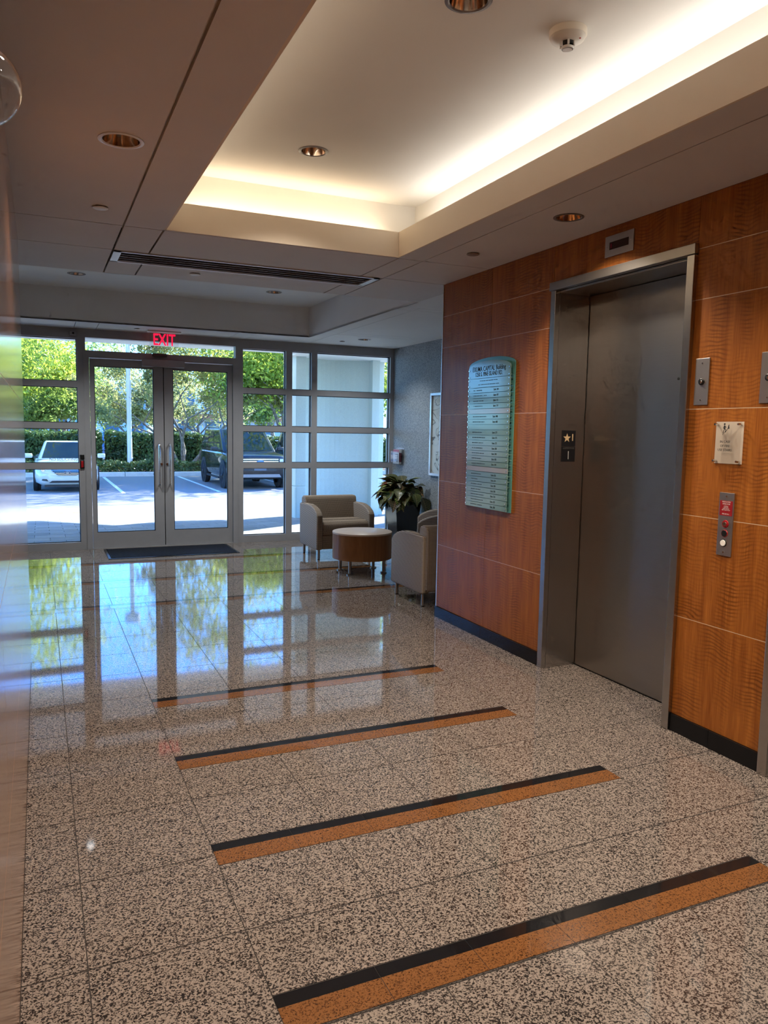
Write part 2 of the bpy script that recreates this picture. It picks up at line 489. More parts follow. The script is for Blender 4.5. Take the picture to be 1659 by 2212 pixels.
# ------------------------------------------------------------------ ceiling
ceil = struct('ceiling', 'grey panel ceiling with dark joints, lit cove recess and raised vestibule recess')
J = .006
DL = [(.344, 3.475, ZC, .092), (2.676, 3.545, ZC, .083), (1.466, 4.31, 3.12, .085), (1.477, 2.60, 3.12, .088), (.396, 8.66, 3.10, .09), (2.491, 8.68, 3.10, .09),
      (3.908, 9.38, ZC, .085), (2.676, 1.70, ZC, .083), (.344, 1.55, ZC, .092), (1.47, .7, 3.12, .088)]
def holed(name, mat, par, x0, x1, y0, y1, z, holes):
    hs = sorted(holes, key=lambda h: h[1]); cuts = [y0]+[(a[1]+b[1])/2 for a, b in zip(hs[:-1], hs[1:])]+[y1]
    m = MB()
    for (cx, cy, r), b0, b1 in zip(hs, cuts[:-1], cuts[1:]):
        an = sorted([2*PI*k/40 for k in range(40)]+[math.atan2(yy-cy, xx-cx) % (2*PI) for xx in (x0, x1) for yy in (b0, b1)])
        vs = []
        for a in an:
            c, s_ = math.cos(a), math.sin(a)
            tx = ((x1-cx)/c if c > 0 else (x0-cx)/c) if abs(c) > 1e-9 else 1e9
            ty = ((b1-cy)/s_ if s_ > 0 else (b0-cy)/s_) if abs(s_) > 1e-9 else 1e9
            q = min(tx, ty)
            vs += [(cx+c*q, cy+s_*q, z), (cx+c*r, cy+s_*r, z), (cx+c*r, cy+s_*r, z+.02), (cx+c*q, cy+s_*q, z+.02)]
        n_ = len(an)
        fs = []
        for i in range(n_):
            j = (i+1) % n_
            for k in range(4): fs.append((4*i+k, 4*j+k, 4*j+(k+1) % 4, 4*i+(k+1) % 4))
        m.add(vs, fs)
    return m.build(name, mat, par)
def cp(x0, x1, y0, y1, jx0=J, jx1=J, jy0=J, jy1=J, mat=None, z=ZC):
    hs = [(a, b, r*.84) for a, b, zz, r in DL if abs(zz-z) < .01 and x0 < a < x1 and y0 < b < y1]
    if hs: return holed('ceiling_panel', mat or M_ceil, ceil, x0+jx0, x1-jx1, y0+jy0, y1-jy1, z, hs)
    block('ceiling_panel', mat or M_ceil, ceil, x0+jx0, x1-jx1, y0+jy0, y1-jy1, z, z+.02)
BX0, BX1, BY1, BY0 = .72, 2.285, 4.885, -1.3     # big lit recess
CX0, CX1, CY1, CY0 = .50, 2.47, 5.03, -1.5       # cove walls
ZU = 3.12
for x0, x1, a, b in ((XL, .488, 0, J), (.488, BX0, J, 0)):
    cp(x0, x1, -2.6, 4.897, a, b, 0, J*.7)
for x0, x1, a, b in ((BX1, 2.474, 0, J*.6), (2.474, XR, J*.6, 0)):
    cp(x0, x1, -2.6, 4.897, a, b, 0, J*.7)
cp(BX0, BX1, -2.6, BY0, 0, 0, 0, 0)
cp(BX0, BX1, BY1, 4.897, 0, 0, 0, J*.7)
VX0, VX1, VY0, VY1 = .49, 2.455, 5.585, 5.945     # slot diffuser
for x0, x1, a, b in ((XL, .488, 0, J), (.488, BX0, J, J), (BX0, BX1, J, J), (BX1, 2.474, J, J), (2.474, XR, J, 0)):
    cp(x0, x1, 4.897, 5.575, a, b, J*.7, J*.7)
RX0, RX1, RY0, RY1 = -.27, 3.205, 6.43, 9.55      # vestibule recess
for x0, x1, a, b in ((XL, .488, 0, J), (2.474, RX1, J, 0)):
    cp(x0, x1, 5.575, RY0, a, b, J*.7, 0)
for x0, x1, a, b in ((.488, BX0, J, J), (BX0, BX1, J, J), (BX1, 2.474, J, J)):
    cp(x0, x1, VY1, RY0, a, b, 0, 0)
    cp(x0, x1, 5.575, VY0, a, b, J*.7, 0)
cp(XW, XL, YC-.2, RY0, 0, 0, 0, 0); cp(XW, RX0, RY0, RY1, 0, 0, 0, 0)
# nook and window strip
cp(RX1, XB, YC-.2, 6.75, 0, 0, 0, J*.6, mat=M_daylit); cp(RX1, 3.39, 6.75, 6.90, 0, J*.5, J*.6, J*.6, mat=M_daylit); cp(3.39, XB, 6.75, 6.90, J*.5, 0, J*.6, J*.6, mat=M_daylit)
cp(RX1, 3.39, 6.90, 8.87, 0, J*.5, J*.6, J*.6, mat=M_daylit); cp(3.39, 4.60, 6.90, 8.87, J*.5, J*.5, J*.6, J*.6, mat=M_daylit); cp(4.60, XB, 6.90, 8.87, J*.5, 0, J*.6, J*.6, mat=M_daylit)
cp(RX1, 3.39, 8.87, RY1, 0, J*.5, J*.6, 0, mat=M_daylit); cp(3.39, 4.60, 8.87, 9.07, J*.5, J*.5, J*.6, J*.6, mat=M_daylit); cp(3.39, 4.60, 9.07, RY1, J*.5, J*.5, J*.6, 0, mat=M_daylit); cp(4.60, XB, 8.87, RY1, J*.5, 0, J*.6, 0, mat=M_daylit)
xe_ = [XW, .42, .67, 2.30, 2.52, 3.40, XB]
for x0, x1 in zip(xe_[:-1], xe_[1:]): cp(x0, x1, RY1, YG+.1, J*.5, J*.5, 0, 0, mat=M_daylit)
# closed plenum above
MB().box(XL, XR+.2, -2.7, BY0, ZC+.12, ZC+.6).box(XL, CX0-.001, BY0, 5.1, ZC+.12, ZC+.6).box(CX1+.001, XR+.2, BY0, 5.1, ZC+.12, ZC+.6)\
    .box(CX0-.01, CX1+.01, CY1+.001, 5.5, ZC+.12, ZC+.6).box(XL, XR, 5.5, RY0-.012, ZC+.12, ZC+.6)\
    \
    .box(RX1+.012, XB, YC-.2, YG+.1, ZC+.12, ZC+.6).box(XW, XB, RY1+.012, YG+.1, ZC+.12, ZC+.6).box(XW, RX0-.012, YC-.2, YG+.1, ZC+.12, ZC+.6)\
    .build('ceiling_void', M_dark, ceil)
# lit recess: fascia, trough, cove walls, upper ceiling
FZ = 2.895
fas = MB()
fas.box(BX0, BX0+.012, BY0, BY1, ZC, FZ).box(BX1-.012, BX1, BY0, BY1, ZC, FZ).box(BX0, BX1, BY1-.012, BY1, ZC, FZ).box(BX0, BX1, BY0, BY0+.012, ZC, FZ)
fas.build('recess_fascia', M_fascia, ceil)
tr = MB()
tr.box(CX0, BX0, CY0, CY1, ZC+.0205, ZC+.035).box(BX1, CX1, CY0, CY1, ZC+.0205, ZC+.035).box(BX0, BX1, BY1, CY1, ZC+.0205, ZC+.035).box(BX0, BX1, CY0, BY0, ZC+.0205, ZC+.035)
tr.build('cove_trough', M_ceilw, ceil)
cw = MB()
cw.box(CX0-.012, CX0, CY0, CY1, ZC+.02, ZU).box(CX1, CX1+.012, CY0, CY1, ZC+.02, ZU).box(CX0, CX1, CY1, CY1+.012, ZC+.02, ZU).box(CX0, CX1, CY0-.012, CY0, ZC+.02, ZU)
cw.build('cove_wall', M_ceilw, ceil)
holed('recess_ceiling', M_ceilw, ceil, CX0-.02, CX1+.02, CY0-.02, CY1+.02, ZU, [(a, b, r*.84) for a, b, zz, r in DL if zz == 3.12])
# vestibule recess
ZV = 3.10
MB().box(RX0-.012, RX0, RY0, RY1, ZC, ZV).box(RX1, RX1+.012, RY0, RY1, ZC, ZV).box(RX0, RX1, RY1, RY1+.012, ZC, ZV).box(RX0, RX1, RY0-.012, RY0, ZC, ZV).build('vestibule_fascia', M_daylit, ceil)
for x0, x1, h_ in ((RX0-.02, 1.45, DL[4]), (1.45, RX1+.02, DL[5])): holed('vestibule_ceiling', M_daylit, ceil, x0, x1, RY0-.02, RY1+.02, ZV, [(h_[0], h_[1], h_[3]*.84)])
MB().box(XW-.2, XB+.3, -2.8, YG+.2, ZC+.6, ZC+.7).build('roof_slab', M_dark, ceil)

# cove lamps: slim tubes lying in the trough
M_tubew = pm('warm_tube', (1, .9, .75), .5, emit=(1.0, .66, .36), es=4)
M_tubec = pm('cool_tube', (1, 1, 1), .5, emit=(1.0, .95, .88), es=4)
def cove_lamp(label, p0, p1, mat, energy, color):
    t = thing('cove_lamp', label, 'lamp', p0)
    d = Vector(p1)-Vector(p0)
    MB().tube((0, 0, .012), d+Vector((0, 0, .012)), .010, n=8).build('tube', mat, t)
    MB().box(min(0, d.x)-.015, max(0, d.x)+.015, min(0, d.y)-.015, max(0, d.y)+.015, -.069, 0).build('batten', M_white, t)
    L = d.length
    a = area('cove_lamp_light', Vector(p0)+d/2+Vector((0, 0, .045)), L if abs(d.x) > abs(d.y) else .04, .04 if abs(d.x) > abs(d.y) else L, energy, color, (PI, 0, 0))
    return t
zt = ZC+.105
cove_lamp('cool white tube lamp hidden in the cove beside the elevator wall', (2.385, -1.3, zt), (2.385, 4.75, zt), M_tubec, 9, (1, .97, .93))
cove_lamp('warm tube lamp hidden in the far end of the cove', (.85, 4.96, zt), (2.2, 4.96, zt), M_tubew, 2.5, (1, .84, .62))
cove_lamp('warm tube lamp hidden in the cove over the left wall side', (.60, -1.3, zt), (.60, 4.75, zt), M_tubew, 7.5, (1, .90, .78))

# ------------------------------------------------------------------ glass front
FD0, FD1 = YG, YG+.12       # frame depth
def gblock(par, name, x0, x1, z0, z1, y0=FD0, y1=FD1, mat=None): return block(name, mat or M_alu, par, x0, x1, y0, y1, z0, z1)
ZR = [(0, .095), (1.012, 1.086), (1.508, 1.584), (2.016, 2.090), (2.605, ZC)]
def bay(par, x0, x1):
    for z0, z1 in ZR: gblock(par, 'rail', x0, x1, z0, z1)
    for (a, b), (c, d) in zip(ZR[:-1], ZR[1:]):
        gblock(par, 'pane', x0-.01, x1+.01, b-.01, c+.01, YG+.055, YG+.061, M_glass)
        g = MB()
        for q0, q1, r0, r1 in ((x0, x1, b, b+.008), (x0, x1, c-.008, c), (x0, x0+.008, b, c), (x1-.008, x1, b, c)): g.box(q0, q1, YG+.045, YG+.072, r0, r1)
        g.build('gasket', M_gasket, par)
w1 = struct('window_1', 'aluminium framed glass bays left of the entrance doors')
for x0, x1 in ((XW, XW+.06), (-.80, -.72), (.445, .521)): gblock(w1, 'mullion', x0, x1, 0, ZC)
gblock(w1, 'sky_blocker', XW+.06, -.80, 0, ZC); bay(w1, -.72, .445)  # unseen solid bay, added to keep blue sky light off the side wall
# vinyl notice on the pane beside the door
nz = text('notice_lettering', 'NO SOLICITING', .045, pm('dark_vinyl', (.02, .02, .02), .6), w1, face_my((.27, YG+.053, 1.13)), 'CENTER', .0003)
w2 = struct('window_2', 'aluminium framed glass bays right of the entrance doors')
for x0, x1 in ((2.427, 2.503), (3.099, 3.187), (3.465, 3.548), (4.665, XB)): gblock(w2, 'mullion', x0, x1, 0, ZC)
bay(w2, 2.503, 3.099); bay(w2, 3.187, 3.465); bay(w2, 3.548, 4.665)

d1 = struct('door_1', 'grey aluminium double entrance doors with tall glass panes and transom')
gblock(d1, 'frame_head', .521, 2.427, 2.385, 2.47, YG-.01, FD1)
gblock(d1, 'frame_top', .521, 2.427, 2.625, ZC)
gblock(d1, 'pane', .541, 2.41, 2.46, 2.63, YG+.055, YG+.061, M_glass)
gblock(d1, 'frame_jamb', .521, .584, 0, 2.385, YG-.01, FD1); gblock(d1, 'frame_jamb', 2.365, 2.427, 0, 2.385, YG-.01, FD1)
gblock(d1, 'frame_jamb', .521, .545, 2.47, 2.625); gblock(d1, 'frame_jamb', 2.405, 2.427, 2.47, 2.625)
block('threshold', M_alu, d1, .584, 2.365, YG+.0, FD1, 0, .010)
for x0, x1, g0, g1 in ((.590, 1.470, .640, 1.350), (1.480, 2.360, 1.590, 2.300)):
    lf = gblock(d1, 'bottom_rail', g0, g1, .012, .205, YG+.02, YG+.065)
    gblock(d1, 'top_rail', g0, g1, 2.285, 2.378, YG+.02, YG+.065)
    gblock(d1, 'stile', x0, g0, .012, 2.378, YG+.02, YG+.065); gblock(d1, 'stile', g1, x1, .012, 2.378, YG+.02, YG+.065)
    gblock(d1, 'pane', g0-.01, g1+.01, .195, 2.295, YG+.040, YG+.046, M_glass)
    g = MB()
    for q0, q1, r0, r1 in ((g0, g1, .205, .213), (g0, g1, 2.277, 2.285), (g0, g0+.008, .205, 2.285), (g1-.008, g1, .205, 2.285)): g.box(q0, q1, YG+.03, YG+.055, r0, r1)
    g.build('gasket', M_gasket, d1)
for x in (1.405, 1.535):
    h = MB().path([(x, YG+.02, 1.33), (x, YG-.035, 1.33), (x, YG-.05, 1.31), (x, YG-.05, .82), (x, YG-.035, .80), (x, YG+.02, .80)], .011, 10)
    h.build('pull_handle', M_chrome, d1, smooth=40)
for x in (1.435, 1.51):
    MB().tube((x, YG+.022, 1.07), (x, YG+.004, 1.07), .016, n=16).build('lock_cylinder', M_chrome, d1, smooth=40)
MB().box(1.467, 1.483, YG+.045, YG+.06, .012, 2.378).build('meeting_seal', M_gasket, d1)
op = MB().rbox(1.205, 1.73, YG-.07, YG-.011, 2.305, 2.395, .004, 2).build('closer_cover', M_alu, d1)
sn = MB().rbox(1.335, 1.515, YG-.06, YG-.0105, 2.432, 2.472, .012, 3).build('motion_sensor', pm('sensor_grey', (.07, .065, .06), .4), d1, smooth=40)

# exit button plates on the door mullion
t = thing('access_reader', 'small black reader above red exit button on door mullion', 'reader', (.478, YG, 1.02))
MB().rbox(-.026, .026, -.024, -.0005, .118, .172, .003).build('reader_body', M_blackp, t)
MB().rbox(-.026, .026, -.022, -.0005, .0, .108, .003).build('button_plate', M_blackp, t)
MB().rbox(-.014, .014, -.030, -.0221, .012, .094, .003).build('red_button', M_red, t)
# sensor stub at the mullion head
t = thing('door_contact', 'small grey contact sensor at the top of the window mullion', 'sensor', (.41, YG, 2.66))
MB().rbox(-.04, .04, -.06, -.001, -.02, .02, .004).build('housing', M_alu, t)
MB().tube((.0, -.061, 0), (.0, -.066, 0), .012, n=12).build('lens', M_blackp, t)

# exit sign
t = thing('exit_sign', 'clear hanging exit sign with red letters above the entrance doors', 'sign', (1.447, 9.93, ZC))
MB().rbox(-.20, .20, -.05, .05, -.018, -.0005, .004).build('ceiling_canopy', M_white, t)
MB().rbox(-.175, .175, -.004, .004, -.215, -.019, .0035).build('acrylic_panel', M_acr, t)
text('exit_lettering', 'EXIT', .20, M_redem, t, face_my((0, -.0055, -.112)), 'CENTER', .001, .66, .003)

# entrance mat
def ribbed():
    m, nt, b = new_mat('ribbed_mat'); n = N(nt)
    s = n.n('ShaderNodeSeparateXYZ'); n.l(n.pos(), s.inputs[0])
    w = n.math('SINE', n.math('MULTIPLY', s.outputs[0], 390.)); w2 = n.math('SINE', n.math('MULTIPLY', s.outputs[1], 300.))
    f = n.math('ADD', n.math('MULTIPLY', w, .35), n.math('ADD', n.math('MULTIPLY', w2, .15), .5))
    n.l(n.ramp(f, [(.2, (.006, .007, .010)), (.9, (.035, .04, .052))]), b.inputs['Base Color']); b.inputs['Roughness'].default_value = .95; b.inputs['Specular IOR Level'].default_value = .08
    n.bump(b, f, .003, .8); return m
t = thing('entrance_mat', 'dark ribbed rubber-edged mat on the floor before the entrance doors', 'mat', (1.475, 9.73, 0))
MB().rbox(-.775, .775, -.385, .385, .0, .007, .003, 2).build('rubber_border', M_blackp, t)
MB().box(-.745, .745, -.355, .355, .007, .0105).build('ribbed_pile', ribbed(), t)

# ------------------------------------------------------------------ slot diffuser
t = thing('slot_diffuser', 'long linear air diffuser with dark blades in the grey ceiling', 'vent', ((VX0+VX1)/2, (VY0+VY1)/2, ZC))
hx, hy = (VX1-VX0)/2-.004, (VY1-VY0)/2-.004
MB().box(-hx, hx, -hy, -hy+.022, -.006, .03).box(-hx, hx, hy-.022, hy, -.006, .03).box(-hx, -hx+.05, -hy, hy, -.006, .03).box(hx-.05, hx, -hy, hy, -.006, .03).build('frame', pm('diffuser_frame', (.62, .60, .58), .4, .3), t)
MB().box(-hx+.05, hx-.05, -hy+.02, hy-.02, .045, .055).build('back_plate', M_dark, t)
mb_ = pm('diffuser_blade', (.10, .075, .065), .5)
ml_ = pm('diffuser_blade_edge', (.42, .39, .37), .35, .5)
nb = 9
bl = MB().add([(-hx+.05, -.010, .0), (hx-.05, -.010, .0), (hx-.05, .010, .03), (-hx+.05, .010, .03), (-hx+.05, -.007, -.001), (hx-.05, -.007, -.001), (hx-.05, .013, .029), (-hx+.05, .013, .029)],
              [(0, 3, 2, 1), (4, 5, 6, 7), (0, 1, 5, 4), (1, 2, 6, 5), (2, 3, 7, 6), (3, 0, 4, 7)]).mesh('blade', mb_)
be = MB().box(-hx+.05, hx-.05, -.0105, -.0065, -.004, .0).mesh('blade_edge', ml_)
for k in range(nb):
    y = -hy+.04+(2*hy-.08)*k/(nb-1)
    b_ = link('blade', bl, t, (0, y, 0))
    if k % 2 == 0: link('blade_edge', be, b_)

# ------------------------------------------------------------------ downlights
M_cone = pm('reflector_cone', (.80, .66, .54), .13, 1)
M_lampw = pm('lamp_glow', (1, .9, .8), .5, emit=(1, .82, .6), es=6)
M_ringw = pm('white_trim_ring', (.80, .80, .82), .35)
M_ringg = pm('grey_trim_ring', (.16, .13, .12), .4)
def downlight(label, x, y, z, r, ring, energy, group, color=(1, .87, .73), angle=125):
    t = thing('downlight', label, 'ceiling light', (x, y, z), 0, group)
    MB().lathe([(r*.80, .004), (r*.80, -.001), (r*.86, -.005), (r, -.003), (r, .0)], 36).build('trim_ring', ring, t, smooth=40)
    MB().lathe([(r*.80, -.001), (r*.74, .022), (r*.62, .05), (r*.5, .068), (r*.02, .07)], 36).build('reflector_cone', M_cone, t, smooth=40)
    MB().lathe([(.001, .030), (r*.10, .034), (r*.16, .046), (r*.12, .062), (r*.1, .069)], 16).build('bulb', M_lampw, t, smooth=40)
    d = bpy.data.lights.new('downlight_beam', 'SPOT'); d.energy = energy; d.color = color; d.spot_size = R(angle); d.spot_blend = .7; d.shadow_soft_size = r*.45
    o = bpy.data.objects.new('downlight_beam', d); COL.objects.link(o); o.location = (x, y, z-.012)
    return t
M_hole = M_dark
downlight('white-ringed downlight with copper cone in the left grey ceiling band', .344, 3.475, ZC, .092, M_ringw, 40, 'recessed downlights')
downlight('dark-ringed downlight in the ceiling over the elevator door', 2.676, 3.545, ZC, .083, M_ringg, 92, 'recessed downlights')
downlight('downlight in the white lit recess, further one near the cove end', 1.466, 4.31, ZU, .085, M_ringg, 48, 'recessed downlights')
downlight('downlight in the white lit recess, nearer one cut by the picture top', 1.477, 2.60, ZU, .088, M_ringg, 72, 'recessed downlights')
downlight('small downlight on the vestibule ceiling towards the left wall', .396, 8.66, ZV, .09, M_ringg, 110, 'recessed downlights', (.92, .97, 1.0))
downlight('small downlight on the vestibule ceiling towards the seating nook', 2.491, 8.68, ZV, .09, M_ringg, 110, 'recessed downlights', (.92, .97, 1.0))
downlight('downlight in the pale ceiling above the armchairs by the window', 3.908, 9.38, ZC, .085, M_ringg, 38, 'recessed downlights', (.92, .97, 1.0))
downlight('downlight in the ceiling behind the camera beside the elevators', 2.676, 1.70, ZC, .083, M_ringg, 72, 'recessed downlights')
downlight('downlight in the left ceiling band behind the camera', .344, 1.55, ZC, .092, M_ringw, 40, 'recessed downlights')
downlight('downlight in the lit recess straight above the camera', 1.47, .7, ZU, .088, M_ringg, 72, 'recessed downlights')

def cap(label, x, y, z, r, mat):
    t = thing('sprinkler_cap', label, 'sprinkler', (x, y, z), 0, 'concealed sprinkler caps')
    MB().lathe([(.0005, -.010), (r*.9, -.010), (r, -.008), (r, -.005), (.0005, -.005)], 32).build('cover_plate', mat, t, smooth=40)
    MB().lathe([(r*.55, -.005), (r*.55, .004)], 20).build('neck', M_blackp, t)
M_capb = pm('brown_cap', (.30, .22, .19), .5)
cap('white sprinkler cap in the left ceiling band near the copper downlight', .337, 4.545, ZC, .040, M_white)
cap('brown sprinkler cap in the ceiling beside the elevator wall', 2.658, 4.53, ZC, .042, M_capb)
cap('white sprinkler cap between the slot diffuser and the vestibule', 1.129, 6.12, ZC, .04, M_white)
cap('small sprinkler cap in the pale ceiling above the window seats', 3.72, 9.70, ZC, .036, M_capb)
cap('small white sprinkler cap in the ceiling strip over the entrance doors', 1.12, 9.85, ZC, .036, M_white)

# smoke detector
t = thing('smoke_detector', 'round cream smoke detector on the white recess ceiling', 'smoke detector', (1.935, 2.615, ZU))
r = .073
MB().lathe([(.001, -.0005), (r, -.0005), (r*1.0, -.022), (r*.97, -.026), (.001, -.026)], 40).build('base', M_cream, t, smooth=40)
MB().lathe([(r*.96, -.026), (r*.90, -.034), (r*.62, -.042), (r*.45, -.044), (.001, -.044)], 40).build('body', pm('detector_body', (.66, .60, .52), .35), t, smooth=40)
MB().lathe([(r*.36, -.044), (r*.36, -.058), (.001, -.058)], 24).build('chamber', M_blackp, t, smooth=40)
cg = MB().lathe([(r*.30, -.070), (r*.34, -.062), (r*.26, -.0595), (.001, -.0595), (.001, -.072), (r*.26, -.072)][:6], 24)
cg.build('cap', M_white, t, smooth=40)
for k in range(6):
    a = PI*k/3
    MB().box(r*.34, r*.42, -.004, .004, -.062, -.043).build('rib', M_white, t, rot=(0, 0, a))
MB().tube((r*.7*.5, -r*.7*.86, -.040), (r*.7*.5, -r*.7*.86, -.0425), .0035, n=10).build('status_light', M_red, t)

# wall strobe with a clear lens, at the edge of the picture
t = thing('alarm_strobe', 'clear domed strobe lens on the left wall at the picture edge', 'strobe', (XL, 1.35, 2.055))
MB().rbox(.0005, .022, -.075, .075, -.11, .11, .006).build('back_box', M_white, t)
prof = [(.058*math.cos(a), .058*math.sin(a)*1.0) for a in [PI/2*k/10 for k in range(11)]]
lens = MB().lathe([(max(a, .0005), b) for a, b in prof], 40)
lens.v = [(.0225+z, y, x) for x, y, z in lens.v]
lens.build('lens', thin_glass('strobe_lens', (.93, .92, .92), 1.6), t, smooth=60)
MB().rbox(.0225, .045, -.012, .012, -.018, .018, .004).build('flash_tube', M_chrome, t)

# ------------------------------------------------------------------ elevators
M_void = M_dark
def elevator(label, y0, y1, group):
    """y0<y1 clear opening, frame 5 cm around"""
    t = thing('elevator', label, 'elevator', (XR, (y0+y1)/2, 0), 0, group)
    h = (y1-y0)/2; FX = -.024; BXd = .245
    MB().rbox(FX, .012, -h-.048, -h, 0, 2.446, .0025, 2).build('frame_jamb', M_steelv, t)
    MB().rbox(FX, .012, h, h+.048, 0, 2.446, .0025, 2).build('frame_jamb', M_steelv, t)
    MB().rbox(FX-.004, .012, -h-.052, h+.062, 2.448, 2.499, .0025, 2).build('frame_header', M_steel, t)
    MB().box(.0122, BXd, h, h+.012, 0, 2.446).build('return_jamb', M_steelv, t)
    MB().box(.0122, BXd, -h-.012, -h, 0, 2.446).build('return_jamb', M_steelv, t)
    MB().box(.0122, BXd+.06, -h-.012, h+.012, 2.434, 2.446).build('soffit', M_steel, t)
    MB().box(BXd+.004, BXd+.034, -h-.02, h+.011, .006, 2.430).build('door_panel', M_steel, t)
    MB().box(BXd+.036, BXd+.05, -h-.03, h+.03, 0, 2.434).build('shaft_shadow', M_dark, t)
    MB().box(BXd-.0, BXd+.035, -h, h, .0005, .004).build('sill', pm('sill_metal', (.03, .03, .03), .4, 1), t)
    MB().tube((BXd+.0045, -h+.285, 1.865), (BXd+.002, -h+.285, 1.865), .0075, n=12).build('key_hole', M_blackp, t)
    return t, h
e1, h1 = elevator('brushed steel elevator door and frame beside the glass directory', 2.985, 4.06, 'elevators')
e2, h2 = elevator('second elevator, only its steel jamb shows at the right picture edge', 1.21, 2.335, 'elevators')
# floor number plates on the inner jamb
M_star = pm('gold_figure', (.72, .50, .27), .45)
M_plate = pm('black_plate', (.010, .010, .012), .35)
yp = h1-.0005
pl = MB().box(.070, .176, yp-.003, yp, 1.468, 1.571).build('floor_plate', M_plate, e1)
star = []
for k in range(10):
    a = PI/2+PI*k/5; rr = .031 if k % 2 == 0 else .0125
    star.append((math.cos(a)*rr, math.sin(a)*rr))
MB().prism(star, lambda a, b, d: (.108+a, yp-.003-d, 1.522+b), .0002, .0015).build('star', M_star, pl)
text('figure_one', '1', .062, M_star, pl, face_my((.152, yp-.0038, 1.524)), 'CENTER', .0005, .9, .001)
pl2 = MB().box(.070, .176, yp-.003, yp, 1.369, 1.466).build('car_plate', M_plate, e1)
text('elevator_lettering', 'ELEVATOR', .0185, pm('dim_lettering', (.10, .085, .07), .5), pl2, face_my((.123, yp-.0038, 1.455)), 'CENTER', .0003)
text('figure_one', '1', .075, pm('silver_figure', (.55, .52, .48), .4), pl2, face_my((.123, yp-.0038, 1.408)), 'CENTER', .0005, .7)

# position indicator above the door
t = thing('floor_indicator', 'steel plate with dark floor display above the elevator door', 'indicator', (XR, 3.515, 2.619))
MB().rbox(-.006, -.0005, -.117, .117, -.058, .058, .0015).build('face_plate', M_plateS, t)
MB().box(-.0068, -.0061, -.078, .078, -.021, .021).build('display', pm('display_window', (.02, .006, .008), .15), t)
MB().box(-.0072, -.0069, .062, .066, -.012, .012).build('display_segment', pm('dim_segment', (.12, 0, .01), .4, emit=(.5, 0, .03), es=.12), t)
for y in (-.098, .098): MB().tube((-.0062, y, 0), (-.0085, y, 0), .005, n=12).build('screw', M_chrome, t)

def key_plate(label, y, group='key switch plates'):
    t = thing('key_switch_plate', label, 'switch plate', (XR, y, 1.818), 0, group)
    MB().rbox(-.005, -.0005, -.044, .044, -.115, .115, .0012).build('face_plate', M_plateS, t)
    k = MB(); k.lathe([(.0165, 0), (.0165, .005), (.013, .007), (.0125, .004)], 24); k.v = [(-.005-z, y_, x) for x, y_, z in k.v]
    k.build('lock_ring', M_blackp, t, smooth=40)
    c = MB(); c.lathe([(.0005, .012), (.008, .011), (.0115, .006), (.0115, 0)], 20); c.v = [(-.005-z, y_, x) for x, y_, z in c.v]
    cy = c.build('lock_cylinder', M_chrome, t, smooth=40)
    MB().box(-.0175, -.0165, -.001, .001, -.006, .006).build('key_slot', M_blackp, cy)
    for z in (-.09, .09): MB().tube((-.005, 0, z), (-.0075, 0, z), .004, n=10).build('screw', M_chrome, t)
key_plate('steel key switch plate right beside the elevator frame', 2.863)
key_plate('steel key switch plate cut by the right picture edge', 2.477)

# fire notice
t = thing('fire_notice', 'clear acrylic fire notice on four standoffs beside the elevator', 'sign', (XR, 2.676, 1.52))
M_cardb = pm('notice_backing', (.78, .67, .53), .6)
M_ink = pm('black_ink', (.012, .012, .012), .5)
MB().box(-.003, -.0005, -.080, .080, -.100, .100).build('backing_card', M_cardb, t)
ap = MB().rbox(-.0225, -.019, -.082, .082, -.102, .102, .0012).build('acrylic_panel', M_acr, t)
for y in (-.068, .068):
    for z in (-.088, .088): MB().tube((-.003, y, z), (-.027, y, z), .0055, n=12).build('standoff', M_chrome, t)
for k, (s, z) in enumerate((('IN CASE', .004), ('OF FIRE', -.016), ('USE STAIRS', -.035))):
    text('notice_lettering', s, .0165, M_ink, ap, face_mx((-.0232, .004, z)), 'CENTER', .0003, 1.0)
fx = lambda a, b, d: (-.0232-d, .012-a, .058+b)
pic = MB()
pic.prism([(math.cos(2*PI*i/14)*.0048, .030+math.sin(2*PI*i/14)*.0048) for i in range(14)], fx, 0, .0006)
def limb(a0, b0, a1, b1, w):
    dx, dy = a1-a0, b1-b0; L = math.hypot(dx, dy); nx, ny = -dy/L*w/2, dx/L*w/2
    pic.prism([(a0+nx, b0+ny), (a1+nx, b1+ny), (a1-nx, b1-ny), (a0-nx, b0-ny)], fx, 0, .0006)
limb(0, .024, .002, .006, .0075); limb(.001, .022, .010, .014, .0028); limb(-.001, .022, -.007, .012, .0028); limb(-.007, .012, -.002, .007, .0026)
limb(.001, .008, -.004, -.004, .0034); limb(-.004, -.004, -.008, -.013, .003); limb(.003, .008, .009, .001, .0034); limb(.009, .001, .006, -.009, .003)
sx_, sy_ = -.008, -.022
for k in range(6):
    limb(sx_, sy_, sx_, sy_+.0062, .0018); limb(sx_, sy_+.0062, sx_+.0062, sy_+.0062, .0018); sx_ += .0062; sy_ += .0062
for a, b, w in ((.024, .012, .010), (.0235, .019, .0065), (.0255, .024, .003)):
    pic.prism([(a-w/2, b-.004), (a+w/2, b-.004), (a+w*.3, b+.004), (a, b+.007), (a-w*.3, b+.003)], fx, 0, .0006)
pic.build('stairs_pictogram', M_ink, ap)

